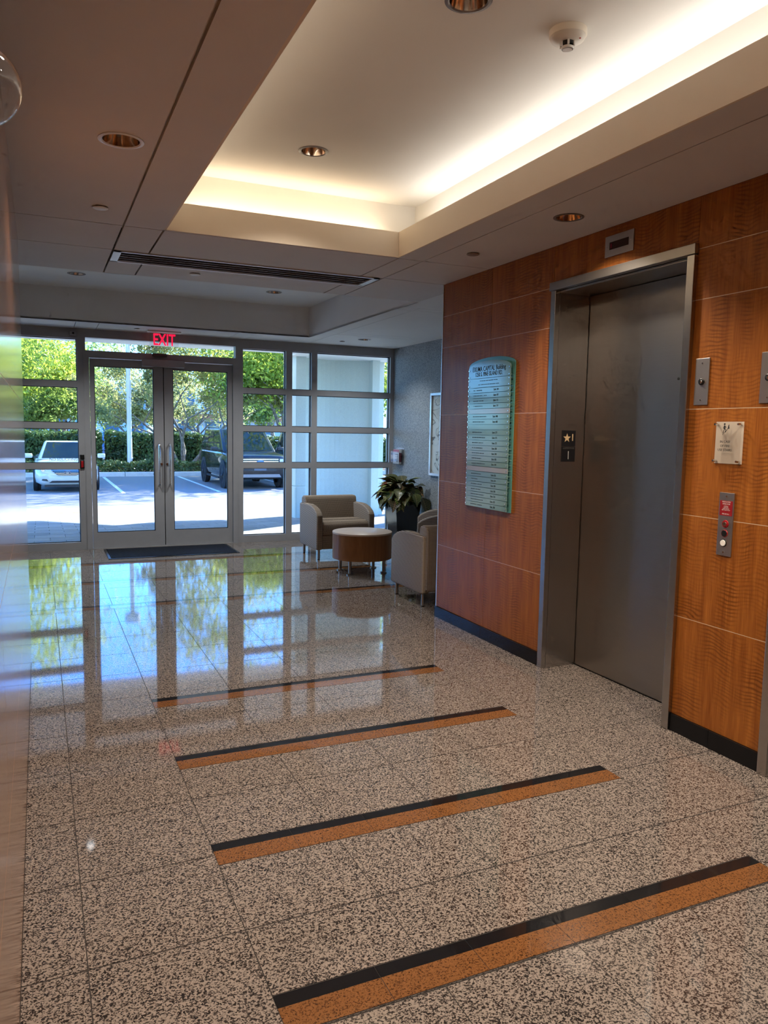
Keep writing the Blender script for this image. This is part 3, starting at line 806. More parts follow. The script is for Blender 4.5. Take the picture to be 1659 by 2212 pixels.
# hall call station
t = thing('call_station', 'narrow steel call station with red label and buttons by the elevator', 'switch plate', (XR, 2.664, 1.128))
MB().rbox(-.006, -.0005, -.0435, .0435, -.153, .153, .0012).build('face_plate', M_plateS, t)
lb = MB().box(-.0068, -.0061, -.037, .037, .042, .114).build('fire_label', pm('red_label', (.36, .012, .018), .4), t)
M_lt = pm('white_lettering', (.80, .76, .72), .5)
for s, z, q in (('FIREFIGHTERS', .108, .0085), ('OPERATION', .098, .0085), ('TO RECALL', .088, .0055), ('ELEVATORS', .0815, .0055), ('INSERT FIRE KEY', .075, .0055), ('AND TURN TO "ON"', .0685, .0055), ('FIRE RECALL', .050, .008)):
    text('label_lettering', s, q, M_lt, lb, face_mx((-.0071, 0, z)), 'CENTER', .0002, .95)
def disc(name, mat, par, y, z, r, x0, x1, n=24):
    return MB().tube((x0, y, z), (x1, y, z), r, r*.92, n).build(name, mat, par, smooth=40)
disc('fire_key_ring', M_red, t, -.002, .002, .019, -.006, -.0095); kc = disc('fire_key_cylinder', M_chrome, t, -.002, .002, .011, -.0095, -.015)
MB().box(-.0155, -.015, -.003, -.001, -.004, .008).build('key_slot', M_blackp, kc)
disc('fire_lamp_ring', M_red, t, .0, -.044, .019, -.006, -.009); disc('fire_lamp', M_blackp, t, .0, -.044, .0165, -.009, -.0105)
disc('call_button_ring', M_blackp, t, .003, -.091, .0195, -.006, -.0095); disc('call_button', pm('lit_button', (.85, .80, .72), .4, emit=(1, .9, .75), es=.12), t, .003, -.091, .0155, -.0095, -.013)
for z in (-.135, .136): disc('screw', M_chrome, t, 0, z, .005, -.006, -.0085, 12)

# ------------------------------------------------------------------ glass directory
M_dirg = pm('green_glass', (.23, .40, .37), .10, spec=.6)
M_diredge = pm('green_glass_edge', (.12, .36, .31), .15)
M_dirclear = pm('frosted_strip', (.42, .44, .43), .12, spec=.6)
M_dirtext = pm('directory_ink', (.03, .05, .05), .5)
yc0, hw = 4.816, .31
t = thing('building_directory', 'arched green glass tenant directory on the wood panel wall', 'directory', (XR, yc0, 0))
arch = [(-hw, .988), (hw, .988), (hw, 2.038)]+[(hw*math.cos(a), 2.038+.056*math.sin(a)) for a in [PI*k/20 for k in range(1, 20)]]+[(-hw, 2.038)]
MB().prism(arch, lambda a, b, d: (d, a, b), -.008, -.002).build('back_panel', M_diredge, t)
def strip(z0, z1, mat=M_dirg, y0=-.292, y1=.272):
    return MB().box(-.034, -.0285, y0, y1, z0, z1).build('name_strip', mat, t)
M_stub = M_chrome
so_me = MB()
so_me.tube((-.008, 0, 0), (-.0385, 0, 0), .0045, n=8)
so_m = so_me.mesh('standoff', M_chrome)
def so(z):
    for y in (-.282, .262): link('standoff', so_m, t, (0, y, z))
hd = [( -.292, 1.945), (.272, 1.945), (.272, 2.018)]+[(-.01+.282*math.cos(a), 2.018+.050*math.sin(a)) for a in [PI*k/16 for k in range(1, 16)]]+[(-.292, 2.018)]
hp = MB().prism(hd, lambda a, b, d: (d, a, b), -.034, -.0285).build('title_strip', M_dirg, t)
text('title_lettering', 'EXUMA CAPITAL Building', .050, M_dirtext, hp, face_mx((-.0346, -.008, 2.010)), 'CENTER', .0003, .82, .0004)
text('title_lettering', '1250 S. PINE ISLAND RD.', .044, M_dirtext, hp, face_mx((-.0346, -.008, 1.972)), 'CENTER', .0003, .78, .0004)
so(2.005); so(1.955)
s2 = strip(1.878, 1.942); so(1.930); so(1.888)
rng = random.Random(5)
def scribble(par, y, z, w, h, align):
    m = MB(); x = 0
    while x < w:
        l = rng.uniform(.006, .026); g = rng.uniform(.0025, .006)
        m.box(-.0346, -.0341, -(x+min(l, w-x)), -x, -h*.35, h*.35) if l > .008 else m.box(-.0346, -.0341, -(x+.002), -x, -h*.5, h*.5)
        x += l+g
    off = {'L': 0, 'C': w/2}[align]
    return m.build('fine_print', M_dirtext, par, (0, y+off, z))
scribble(s2, -.01, 1.925, .24, .007, 'C'); scribble(s2, -.01, 1.898, .28, .007, 'C')
nrow = 23; ztop = 1.874; pitch = (ztop-.990)/nrow
suites = ['Suite 100', 'Suite 102', 'Suite 125', 'Suite 150', None, 'Suite 400', 'Suite 400', '', 'Suite 275', 'Suite 275', 'Suite 275', 'Suite 300', 'Suite 300', 'Suite 300', 'Suite 340', None, 'Suite 350', 'Suite 350', 'Suite 300', 'Suite 300', 'Suite 320', 'Suite 375', 'Suite 360']
for k in range(nrow):
    z1 = ztop-pitch*k; z0 = z1-pitch+.0035; zm = (z0+z1)/2
    s = suites[k]
    st_ = strip(z0, z1, M_dirclear if s is None else M_dirg)
    so(zm)
    if s:
        text('suite_lettering', s, .021, M_dirtext, st_, face_mx((-.0346, -.115, zm)), 'CENTER', .0003, .85)
        scribble(st_, .195, zm, rng.uniform(.09, .19), .008, 'L').location.y = .195

# ------------------------------------------------------------------ armchairs
def weave(name, stripes=True):
    m, nt, b = new_mat(name); n = N(nt)
    s = n.n('ShaderNodeSeparateXYZ'); n.l(n.obj(), s.inputs[0])
    h = n.math('ADD', s.outputs[0], s.outputs[1])
    k = 2*PI/.0115
    a = n.math('SINE', n.math('MULTIPLY', h, k)); c = n.math('SINE', n.math('MULTIPLY', s.outputs[2], k))
    if stripes:
        f = n.math('ADD', n.math('MULTIPLY', n.math('MAXIMUM', a, -.3), .12), n.math('MULTIPLY', c, .5)); stops = [(.35, (.50, .455, .415)), (.62, (.17, .14, .122))]
    else:
        f = n.math('MULTIPLY', n.math('ADD', n.math('MINIMUM', a, c), .4), .7); stops = [(.40, (.38, .30, .225)), (.58, (.055, .04, .032))]
    f = n.math('ADD', f, .3)
    n.l(n.ramp(f, stops), b.inputs['Base Color']); b.inputs['Roughness'].default_value = .95; b.inputs['Specular IOR Level'].default_value = .15
    n.bump(b, f, .0015, .5); return m
M_fabA = weave('grazing_lit_weave', True); M_fabB = weave('dotted_weave', False)  # one fabric; side faces coloured paler and striped for grazing light
M_leg = pm('satin_steel_leg', (.42, .38, .34), .35, 1)
def two_mat(me, ma, mb, test):
    """second material on faces where test(normal) is true"""
    me.materials.clear(); me.materials.append(ma); me.materials.append(mb)
    for p in me.polygons:
        if test(p.normal): p.material_index = 1
    return me
def rounded(b, off, seg=3, ang=30):
    es = [e for e in b.edges if len(e.link_faces) == 2 and e.calc_face_angle() > R(ang)]
    bmesh.ops.bevel(b, geom=es, offset=off, segments=seg, affect='EDGES', profile=.5)
def solid(mb, off, seg=3, ang=30):
    b = bmesh.new(); vs = [b.verts.new(v) for v in mb.v]
    for f in mb.f: b.faces.new([vs[i] for i in f])
    bmesh.ops.recalc_face_normals(b, faces=b.faces[:]); rounded(b, off, seg, ang)
    return MB().bm(b)
def armchair(label, loc, rz):
    # local: faces -Y, x in [-.375,.375], y 0 (front) .. .68 (back)
    t = thing('armchair', label, 'armchair', loc, rz, 'woven armchairs in the seating nook')
    W, D = .375, .68
    side = lambda nn: abs(nn.x) > .7
    prof = [(0, .12), (D-.02, .12), (D-.02, .635), (.34, .645), (.22, .635), (.12, .612), (.04, .575), (0, .535)]
    for sgn in (-1, 1):
        x0, x1 = (W-.078, W) if sgn > 0 else (-W, -W+.078)
        m = solid(MB().prism(prof, lambda a, b, d: (d, a, b), x0, x1), .018, 3, 28)
        me = two_mat(m.mesh('arm', M_fabB, 40), M_fabB, M_fabA, side); link('arm', me, t)
    bp = [(D-.19, .40), (D-.155, .70), (D-.13, .722), (D-.04, .725), (D, .70), (D+.005, .14), (D-.17, .14)]
    m = solid(MB().prism(bp, lambda a, b, d: (d, a, b), -W+.03, W-.03), .022, 3, 25)
    link('backrest', two_mat(m.mesh('backrest', M_fabB, 40), M_fabB, M_fabA, side), t)
    sp = [(.012, .30), (.002, .36), (.006, .42), (.035, .452), (.14, .465), (.50, .45), (.50, .29), (.03, .285)]
    m = solid(MB().prism(sp, lambda a, b, d: (d, a, b), -W+.081, W-.081), .012, 2, 25)
    link('seat_cushion', m.mesh('seat_cushion', M_fabB, 40), t)
    m = MB().rbox(-W+.08, W-.08, .018, D-.19, .125, .286, .006, 2)
    link('seat_base', m.mesh('seat_base', M_fabB, 40), t)
    for x in (-W+.045, W-.045):
        for y in (.05, D-.08):
            l = MB().tube((x, y, .008), (x, y, .121), .0165, n=14).build('leg', M_leg, t, smooth=40)
            MB().tube((x, y, 0), (x, y, .008), .014, n=14).build('glide', M_blackp, l)
    return t
armchair('woven armchair facing the corridor with its back to the window', (3.345, 8.52, 0), 0)
armchair('woven armchair seen from behind at the end of the wood wall', (3.405, 6.545, 0), PI)
armchair('woven armchair against the blue-grey wall, mostly hidden behind another armchair', (3.93, 7.78, 0), R(-117))

# drum table
M_drum = wood('drum_veneer', (.20, .080, .026), (.32, .140, .052), coat=.1, rough=.42, ripple=.05, axis='XYZ', gs=1.4)
M_top = noisy('table_laminate', (.60, .47, .37), (.64, .51, .41), 3., .35)
t = thing('drum_table', 'low round veneer drum table on steel legs between the armchairs', 'table', (3.205, 7.68, 0))
MB().lathe([(.0005, .16), (.325, .16), (.325, .432), (.0005, .432)], 64).build('drum', M_drum, t, smooth=40)
MB().lathe([(.0005, .4321), (.327, .4321), (.327, .4485), (.324, .451), (.0005, .451)], 64).build('table_top', M_top, t, smooth=40)
lg = MB().tube((0, 0, .018), (0, 0, .1605), .018, n=16).mesh('leg', M_leg, 40)
ft = MB().lathe([(.0005, 0), (.036, 0), (.036, .010), (.02, .018), (.0005, .018)], 20).mesh('foot', M_leg, 40)
for x, y in ((-.2, -.15), (-.19, .17), (.19, -.16), (.21, .17)):
    l = link('leg', lg, t, (x, y, 0)); link('foot', ft, l)

# ------------------------------------------------------------------ planter with croton
M_plant = pm('black_gloss_planter', (.012, .013, .015), .18, spec=.6)
t = thing('potted_croton', 'variegated croton plant in a tapered black planter by the window', 'potted plant', (4.42, 9.20, 0))
pz = .62
rg = lambda s, z: [(-s, -s, z), (s, -s, z), (s, s, z), (-s, s, z)]
MB().loft([rg(.125, 0), rg(.185, pz), rg(.165, pz), rg(.16, pz-.05)], True, False).add(rg(.125, 0), [(0, 1, 2, 3)]).build('planter', M_plant, t)
MB().add(rg(.163, pz-.045), [(0, 1, 2, 3)]).build('soil', pm('soil', (.03, .02, .014), .95), t)
def croton():
    m = bpy.data.materials.new('croton_leaf'); m.use_nodes = True; nt = m.node_tree; n = N(nt); b = nt.nodes['Principled BSDF']
    s = n.n('ShaderNodeSeparateXYZ'); n.l(n.obj(), s.inputs[0])
    ax = n.math('ABSOLUTE', s.outputs[0])
    vein = n.math('SINE', n.math('MULTIPLY', n.math('SUBTRACT', s.outputs[1], n.math('MULTIPLY', ax, .9)), 330.))
    v = n.math('GREATER_THAN', vein, .72)
    mid = n.math('LESS_THAN', ax, .0035)
    v = n.math('MAXIMUM', v, mid)
    r_ = n.rnd()
    base = n.ramp(r_, [(.0, (.018, .022, .010)), (.45, (.035, .055, .014)), (.8, (.09, .17, .025)), (1., (.05, .018, .012))])
    vc = n.ramp(r_, [(.0, (.20, .10, .05)), (.5, (.32, .28, .10)), (.85, (.55, .50, .16)), (1., (.40, .12, .05))])
    n.l(n.mix(v, base, vc), b.inputs['Base Color']); b.inputs['Roughness'].default_value = .35
    return m
M_crot = croton()
def leaf_mesh(L, W, bend, name):
    m = MB(); ns = 7; prof = [0, .55, .92, 1, .86, .58, .25, 0]
    rows_ = []
    for i in range(ns+1):
        u = i/ns; y = L*u*math.cos(bend*u*.5); z = -L*bend*.5*u*u; w = W*prof[i]+.0004
        rows_.append([(-w, y, z+w*.35), (0, y, z), (w, y, z+w*.35)])
    vs = [p for r_ in rows_ for p in r_]
    fs = []
    for i in range(ns):
        for j in range(2): fs.append((i*3+j, i*3+j+1, (i+1)*3+j+1, (i+1)*3+j))
    m.add(vs, fs); return m.mesh(name, M_crot, 60)
LM = [leaf_mesh(.17, .062, .9, 'leaf'), leaf_mesh(.15, .058, 1.3, 'leaf'), leaf_mesh(.19, .066, .6, 'leaf'), leaf_mesh(.14, .05, 1.6, 'leaf')]
rng = random.Random(11)
stm = MB()
stems = []
for k in range(7):
    a = k*2*PI/7+rng.uniform(-.3, .3); r0 = rng.uniform(.02, .07)
    top = Vector((math.cos(a)*rng.uniform(.05, .13), math.sin(a)*rng.uniform(.05, .13), pz+rng.uniform(.12, .30)))
    stm.path([(math.cos(a)*r0, math.sin(a)*r0, pz-.06), (math.cos(a)*r0*1.3, math.sin(a)*r0*1.3, pz+.06), top], .007, 6)
    stems.append(top)
stm.build('stems', pm('croton_stem', (.10, .05, .03), .7), t)
for i in range(120):
    st = stems[i % 7]; a = rng.uniform(0, 2*PI); tier = rng.random()
    el = R(42-tier*105)
    if st.x*.8+math.cos(a)*(.06+.10*min(1, tier*1.3)+.25*math.cos(el)) > .24: a = PI-a+rng.uniform(-.4, .4)
    o = link('leaf', LM[rng.randrange(4)], t)
    pos = Vector((st.x*.8, st.y*.8, st.z-.02-.15*tier))+Vector((math.cos(a), math.sin(a), 0))*(.06+.10*min(1, tier*1.3))
    if tier > .75: pos += Vector((math.cos(a), math.sin(a), .06))*.06
    o.location = pos
    # leaf points along +Y locally: yaw then pitch
    o.rotation_euler = (Matrix.Rotation(a-PI/2, 4, 'Z') @ Matrix.Rotation(el, 4, 'X') @ Matrix.Rotation(rng.uniform(-.5, .5), 4, 'Y')).to_euler()
    s_ = rng.uniform(.95, 1.4); o.scale = (s_, s_, s_)

# leaflet holder on the blue wall
t = thing('brochure_holder', 'clear acrylic leaflet holder with red header on the blue-grey wall', 'holder', (XB, 9.93, 1.08))
MB().rbox(-.006, -.001, -.13, .13, -.02, .23, .002).build('back_plate', M_acr, t)
MB().box(-.105, -.100, -.11, .11, .0, .18).box(-.105, -.006, -.11, -.106, 0, .18).box(-.105, -.006, .106, .11, 0, .18).box(-.105, -.006, -.11, .11, -.004, 0).build('pocket', M_acr, t)
lf = MB().box(-.070, -.030, -.098, .098, .002, .205).build('leaflets', pm('leaflet_paper', (.75, .74, .73), .6), t)
MB().box(-.0712, -.0702, -.098, .098, .165, .205).build('red_header', M_red, lf)
MB().box(-.070, -.030, -.0992, -.0982, .03, .16).build('red_spine', pm('maroon', (.16, .01, .02), .5), lf)
rr = random.Random(3)
for k in range(5): MB().box(-.0712, -.0702, -.07, -.07+rr.uniform(.05, .12), .03+.024*k, .038+.024*k).build('printed_line', M_ink, lf)

# framed picture on the blue wall
t = thing('framed_picture', 'silver framed pale artwork on the blue-grey wall behind the wood panels', 'picture', (XB, 8.50, 1.51))
fr = MB(); hy_, hz_ = .48, .535
for a0, a1, b0, b1 in ((-hy_, hy_, hz_-.03, hz_), (-hy_, hy_, -hz_, -hz_+.03), (-hy_, -hy_+.03, -hz_+.03, hz_-.03), (hy_-.03, hy_, -hz_+.03, hz_-.03)): fr.box(-.035, -.001, a0, a1, b0, b1)
fr.build('frame', pm('silver_frame', (.70, .70, .72), .3, .7), t)
def art():
    m, nt, b = new_mat('abstract_print'); n = N(nt)
    p = n.vmul(n.pos(), (1, 1.2, 2.2)); f = n.noise(p, 2.3, 2, .5, 1.2)
    n.l(n.ramp(f, [(.42, (.62, .66, .62)), (.49, (.55, .60, .57)), (.505, (.05, .05, .05)), (.53, (.60, .62, .56)), (.7, (.40, .42, .36))]), b.inputs['Base Color']); return m
MB().box(-.012, -.001, -hy_+.03, hy_-.03, -hz_+.03, hz_-.03).build('artwork', art(), t)

# ================================================================== outside
GZ = -.42          # level of the parking lot
def gz(y):         # terrace falls gently to the lot
    return -.015 if y < 12 else (-.015+(GZ+.015)*(y-12)/8 if y < 20 else GZ)
def pavermat(name, c1, c2):
    m, nt, b = new_mat(name); n = N(nt)
    r_ = n.rnd(); f = n.noise(n.pos(), 6., 4, .6)
    k = n.math('ADD', n.math('MULTIPLY', r_, .5), n.math('MULTIPLY', f, .5))
    n.l(n.ramp(k, [(.2, c1), (.8, c2)]), b.inputs['Base Color']); b.inputs['Roughness'].default_value = .8; return m
M_pave = pavermat('grey_paver', (.22, .235, .24), (.33, .34, .34))
M_pavej = pm('paver_joint', (.16, .16, .15), .9)
M_asph = noisy('asphalt', (.20, .195, .19), (.25, .245, .24), 30., .9, detail=4)
M_conc = noisy('kerb_concrete', (.60, .57, .52), (.70, .67, .62), 5., .85)
M_lineb = noisy('painted_line', (.70, .74, .80), (.78, .82, .88), 10., .7)
terr = struct('pavement', 'grey concrete paver terrace outside the entrance')
# joint bed, following the slope
def strip_mesh(name, mat, par, x0, x1, ys, dz):
    m = MB(); vs = []
    for y in ys: vs += [(x0, y, gz(y)+dz), (x1, y, gz(y)+dz)]
    m.add(vs, [(2*i, 2*i+1, 2*i+3, 2*i+2) for i in range(len(ys)-1)])
    return m.build(name, mat, par)
strip_mesh('paver_bed', M_pavej, terr, -14, 30, [YG+.12, 12, 17.2], -.012)
pw_, pd = .40, .30
y = YG+.13; ri = 0
me_pv = unit(M_pave)
sl = math.atan((GZ+.015)/8)
cnt = 0
while y < 15.6:
    off = (ri % 2)*.2
    x = -.9+off
    xm = .35*y+1.2
    while x < xm-.4+1.0:
        ym = y+pd/2
        o = link('paver', me_pv, terr, (x+pw_/2, ym, gz(ym)-.02), (sl if ym > 12 else 0, 0, 0), (pw_-.006, pd-.006, .04)); cnt += 1
        x += pw_
    y += pd; ri += 1
def far_pavers():
    m, nt, b = new_mat('far_paver'); n = N(nt)
    br = n.n('ShaderNodeTexBrick'); n.l(n.pos(), br.inputs['Vector']); br.inputs['Scale'].default_value = 1
    br.inputs['Brick Width'].default_value = .4; br.inputs['Row Height'].default_value = .3; br.inputs['Mortar Size'].default_value = .004
    br.inputs['Color1'].default_value = (.25,.26,.26,1); br.inputs['Color2'].default_value = (.31,.32,.32,1); br.inputs['Mortar'].default_value = (.16, .16, .15, 1)
    n.l(br.outputs[0], b.inputs['Base Color']); b.inputs['Roughness'].default_value = .85; return m
M_farp = far_pavers()
xs0 = lambda yy: -.9
o = MB()
for (x0, x1, ys) in ((-14, -.9, [YG+.12, 12, 17.2]), (-.9, 7.0, [15.7, 17.2]), (7.0, 30, [YG+.12, 12, 17.2])):
    vs = []
    for yy in ys: vs += [(x0, yy, gz(yy)), (x1, yy, gz(yy))]
    o.add(vs, [(2*i, 2*i+1, 2*i+3, 2*i+2) for i in range(len(ys)-1)])
tag(o.build('outlying_pavers', M_farp, terr), None, None, None, 'stuff')

lot = struct('road', 'asphalt drive and parking bays')
strip_mesh('asphalt', M_asph, lot, -40, 60, [17.2, 20, 31.6], 0)
M_warmline = pm('yellow_line', (.75, .62, .25), .8)
MB().box(-6, .9, 17.21, 17.33, gz(17.3)+.002, gz(17.3)+.012).build('yellow_edge_line', M_warmline, lot)
for x in (-3.6, 2.23, 5.05, 7.95, 10.8): MB().box(x-.055, x+.055, 23.6, 31.3, GZ+.001, GZ+.006).build('bay_line', M_lineb, lot)
kerb = struct('kerb', 'pale concrete kerb at the head of the parking bays')
for k in range(-5, 9):
    x = 3.05*k
    MB().rbox(x+.006, x+3.044, 31.6, 31.85, GZ-.05, GZ+.17, .02, 2).build('kerb_stone', M_conc, kerb)
text('guest_lettering', 'GUEST', .17, pm('kerb_paint', (.03, .03, .035), .7), kerb, face_my((4.43, 31.597, GZ+.085)), 'CENTER', .001, 1.25, .004)
M_mulch = noisy('mulch', (.10, .065, .045), (.22, .16, .12), 18., .95, detail=4)
bed = struct('ground', 'mulched planting strip behind the kerb, far lot beyond')
MB().box(-40, 60, 31.85, 40.5, GZ-.05, GZ+.12).build('mulch_bed', M_mulch, bed)
MB().box(-80, 140, 40.5, 130, GZ-.05, GZ+.0).build('far_asphalt', M_asph, bed)

# exterior wall blade, canopy, added shade roof
M_stucco = noisy('white_stucco', (.66, .69, .62), (.72, .75, .68), 60., .9, detail=2)
M_soff = noisy('soffit_paint', (.80, .80, .78), (.84, .84, .82), 2., .8)
wx = struct('wall_exterior', 'pale stucco wall standing outside the glass front')
bl_ = MB()
n_ = 16; outer = []; inner = []
x0, x1 = 4.33, 5.86
for i in range(n_+1):
    u = i/n_; x = x0+(x1-x0)*u; y = 13.62+.30*math.sin(PI*u)
    inner.append((x, y)); outer.append((x, y+.32))
bl_.prism(inner+outer[::-1], lambda a, b, d: (a, b, d), -.15, 3.4).build('wall_blade', M_stucco, wx)
MB().rbox(4.30, 4.52, 13.55, 14.0, -.15, .50, .03, 2).build('plinth', M_stucco, wx)
MB().rbox(4.31, 4.51, 13.57, 13.99, .50, 2.95, .01, 2).build('end_pier', M_stucco, wx)
MB().rbox(5.80, 5.96, 13.50, 13.95, -.15, 2.95, .01, 2).build('end_pier', M_stucco, wx)
MB().rbox(6.02, 6.16, 13.75, 14.2, -.15, 2.95, .01, 2).build('end_pier', M_stucco, wx)
cano = struct('trim_1', 'white soffit of the entrance canopy')
MB().box(-14, 9.0, YG+.12, 13.2, 2.87, 3.1).box(4.2, 6.2, 13.2, 14.0, 2.87, 3.1).build('canopy_soffit', M_soff, cano)
MB().box(-14, 14, YG+.1, YG+.35, 2.80, 12).build('upper_facade', M_stucco, cano)
shade_mb = MB()
shade_mb.prism([(-14, 13.2), (9.2, 13.2), (9.3, 16.0), (9.9, 17.6), (8.9, 17.75), (7.95, 17.0), (6.9, 18.95), (-14, 20.0)], lambda a, b, d: (a, b, d), 4.6, 5.0)
shade_mb.build('shade_roof', M_soff, cano)  # added unseen slab, its outline cut to cast the terrace shadow edge
for (x, y) in ((7.05, 14.1), (8.6, 16.4), (8.9, 13.6)):  # added out of view; the first one splits the sun into stripes
    MB().rbox(x-.16, x+.16, y-.16, y+.16, -.4, 4.6, .02, 2).build('shade_column', M_stucco, cano)

# light pole
t = thing('light_pole', 'white parking lot light pole with drum head beside the hedge', 'light pole', (3.50, 34.2, GZ+.12))
M_polew = pm('white_pole_paint', (.78, .80, .82), .4)
MB().lathe([(.0005, 0), (.22, 0), (.22, .05), (.14, .09), (.12, .30), (.0005, .30)], 24).build('base', M_polew, t, smooth=40)
MB().tube((0, 0, .25), (0, 0, 6.95), .105, .085, 20).build('pole', M_polew, t, smooth=40)
MB().lathe([(.0005, 6.85), (.30, 6.85), (.32, 6.88), (.32, 7.20), (.28, 7.24), (.0005, 7.24)], 32).build('lamp_head', M_polew, t, smooth=40)
MB().lathe([(.0005, 6.84), (.26, 6.84), (.26, 6.849), (.0005, 6.849)], 24).build('lens', pm('lamp_lens', (.6, .62, .65), .2), t)
MB().tube((.11, 0, .5), (.125, 0, .5), .05, n=12).build('hand_hole', M_polew, t)

# ------------------------------------------------------------------ hedges
def leaf_cloud(rng, n, fn, s0, s1):
    """diamond leaves; fn() -> (pos, outward dir)"""
    vs = []; fs = []
    for i in range(n):
        p, d = fn()
        d = (d+Vector((rng.gauss(0, .6), rng.gauss(0, .6), rng.gauss(0, .6)))).normalized()
        a = d.orthogonal().normalized(); b = d.cross(a)
        th_ = rng.uniform(0, 2*PI); a, b = a*math.cos(th_)+b*math.sin(th_), b*math.cos(th_)-a*math.sin(th_)
        s = rng.uniform(s0, s1); k = len(vs)
        vs += [p-a*s, p+b*s*.45+d*s*.15, p+a*s, p-b*s*.45+d*s*.15]; fs.append((k, k+1, k+2, k+3))
    return vs, fs
def quick(name, vs, fs, mat, parent):
    me = bpy.data.meshes.new(name); me.from_pydata([tuple(v) for v in vs], [], fs); me.materials.append(mat); me.update()
    return link(name, me, parent)
M_hedge = leafmat('hedge_leaf', (.03, .065, .024), (.07, .14, .042), (.18, .27, .09), .3, .35)
M_low = leafmat('shrub_leaf', (.05, .09, .025), (.11, .17, .045), (.24, .30, .09), .3, .4)
M_twig = pm('twig', (.07, .05, .04), .9)
def hedge(name, label, x0, x1, y0, y1, z0, z1, n, mat, s0, s1, seed, group):
    rng = random.Random(seed)
    t = thing(name, label, 'hedge', ((x0+x1)/2, (y0+y1)/2, z0), 0, group)
    hx_, hy__, hz__ = (x1-x0)/2, (y1-y0)/2, z1-z0
    def fn():
        f = rng.random(); x = rng.uniform(-hx_, hx_)
        wob = .10*math.sin(x*2.1+seed)+.07*math.sin(x*5.3)
        if f < .62: return Vector((x, -hy__+rng.uniform(-.05, .25)+wob, rng.uniform(.05, hz__))), Vector((0, -1, .3))
        if f < .92: return Vector((x, rng.uniform(-hy__, hy__), hz__+wob*.6+rng.uniform(-.15, .06))), Vector((0, -.2, 1))
        return Vector((rng.choice((-hx_, hx_)), rng.uniform(-hy__, hy__), rng.uniform(0, hz__))), Vector((1, 0, 0))
    vs, fs = leaf_cloud(rng, n, fn, s0, s1)
    o = quick('foliage', vs, fs, mat, t); o['kind'] = 'stuff'
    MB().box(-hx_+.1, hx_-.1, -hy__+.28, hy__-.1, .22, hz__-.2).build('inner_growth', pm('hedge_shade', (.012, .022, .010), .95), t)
    m = MB()
    for i in range(int((x1-x0)*3)):
        x = rng.uniform(-hx_, hx_); m.tube((x, -hy__+.3, 0), (x+rng.uniform(-.2, .2), -hy__+.25, hz__*.6), .018, .01, 5, False)
    m.build('stems', M_twig, t)
hedge('hedge', 'tall clipped dark green hedge behind the white car', -5.0, 2.48, 35.6, 37.2, GZ+.1, 1.25, 9500, M_hedge, .06, .11, 1, 'clipped hedges')
hedge('hedge', 'tall clipped dark green hedge behind the light pole', 2.72, 9.48, 35.6, 37.2, GZ+.1, 1.22, 9500, M_hedge, .06, .11, 2, 'clipped hedges')
hedge('hedge', 'tall clipped hedge behind the black SUV', 9.72, 18, 35.6, 37.2, GZ+.1, 1.15, 6000, M_hedge, .06, .11, 5, 'clipped hedges')
hedge('low_shrub_row', 'low light green shrub row in front of the tall hedge', -5.0, 10.0, 32.6, 33.6, GZ+.1, .10, 7500, M_low, .05, .09, 3, 'low shrubs')

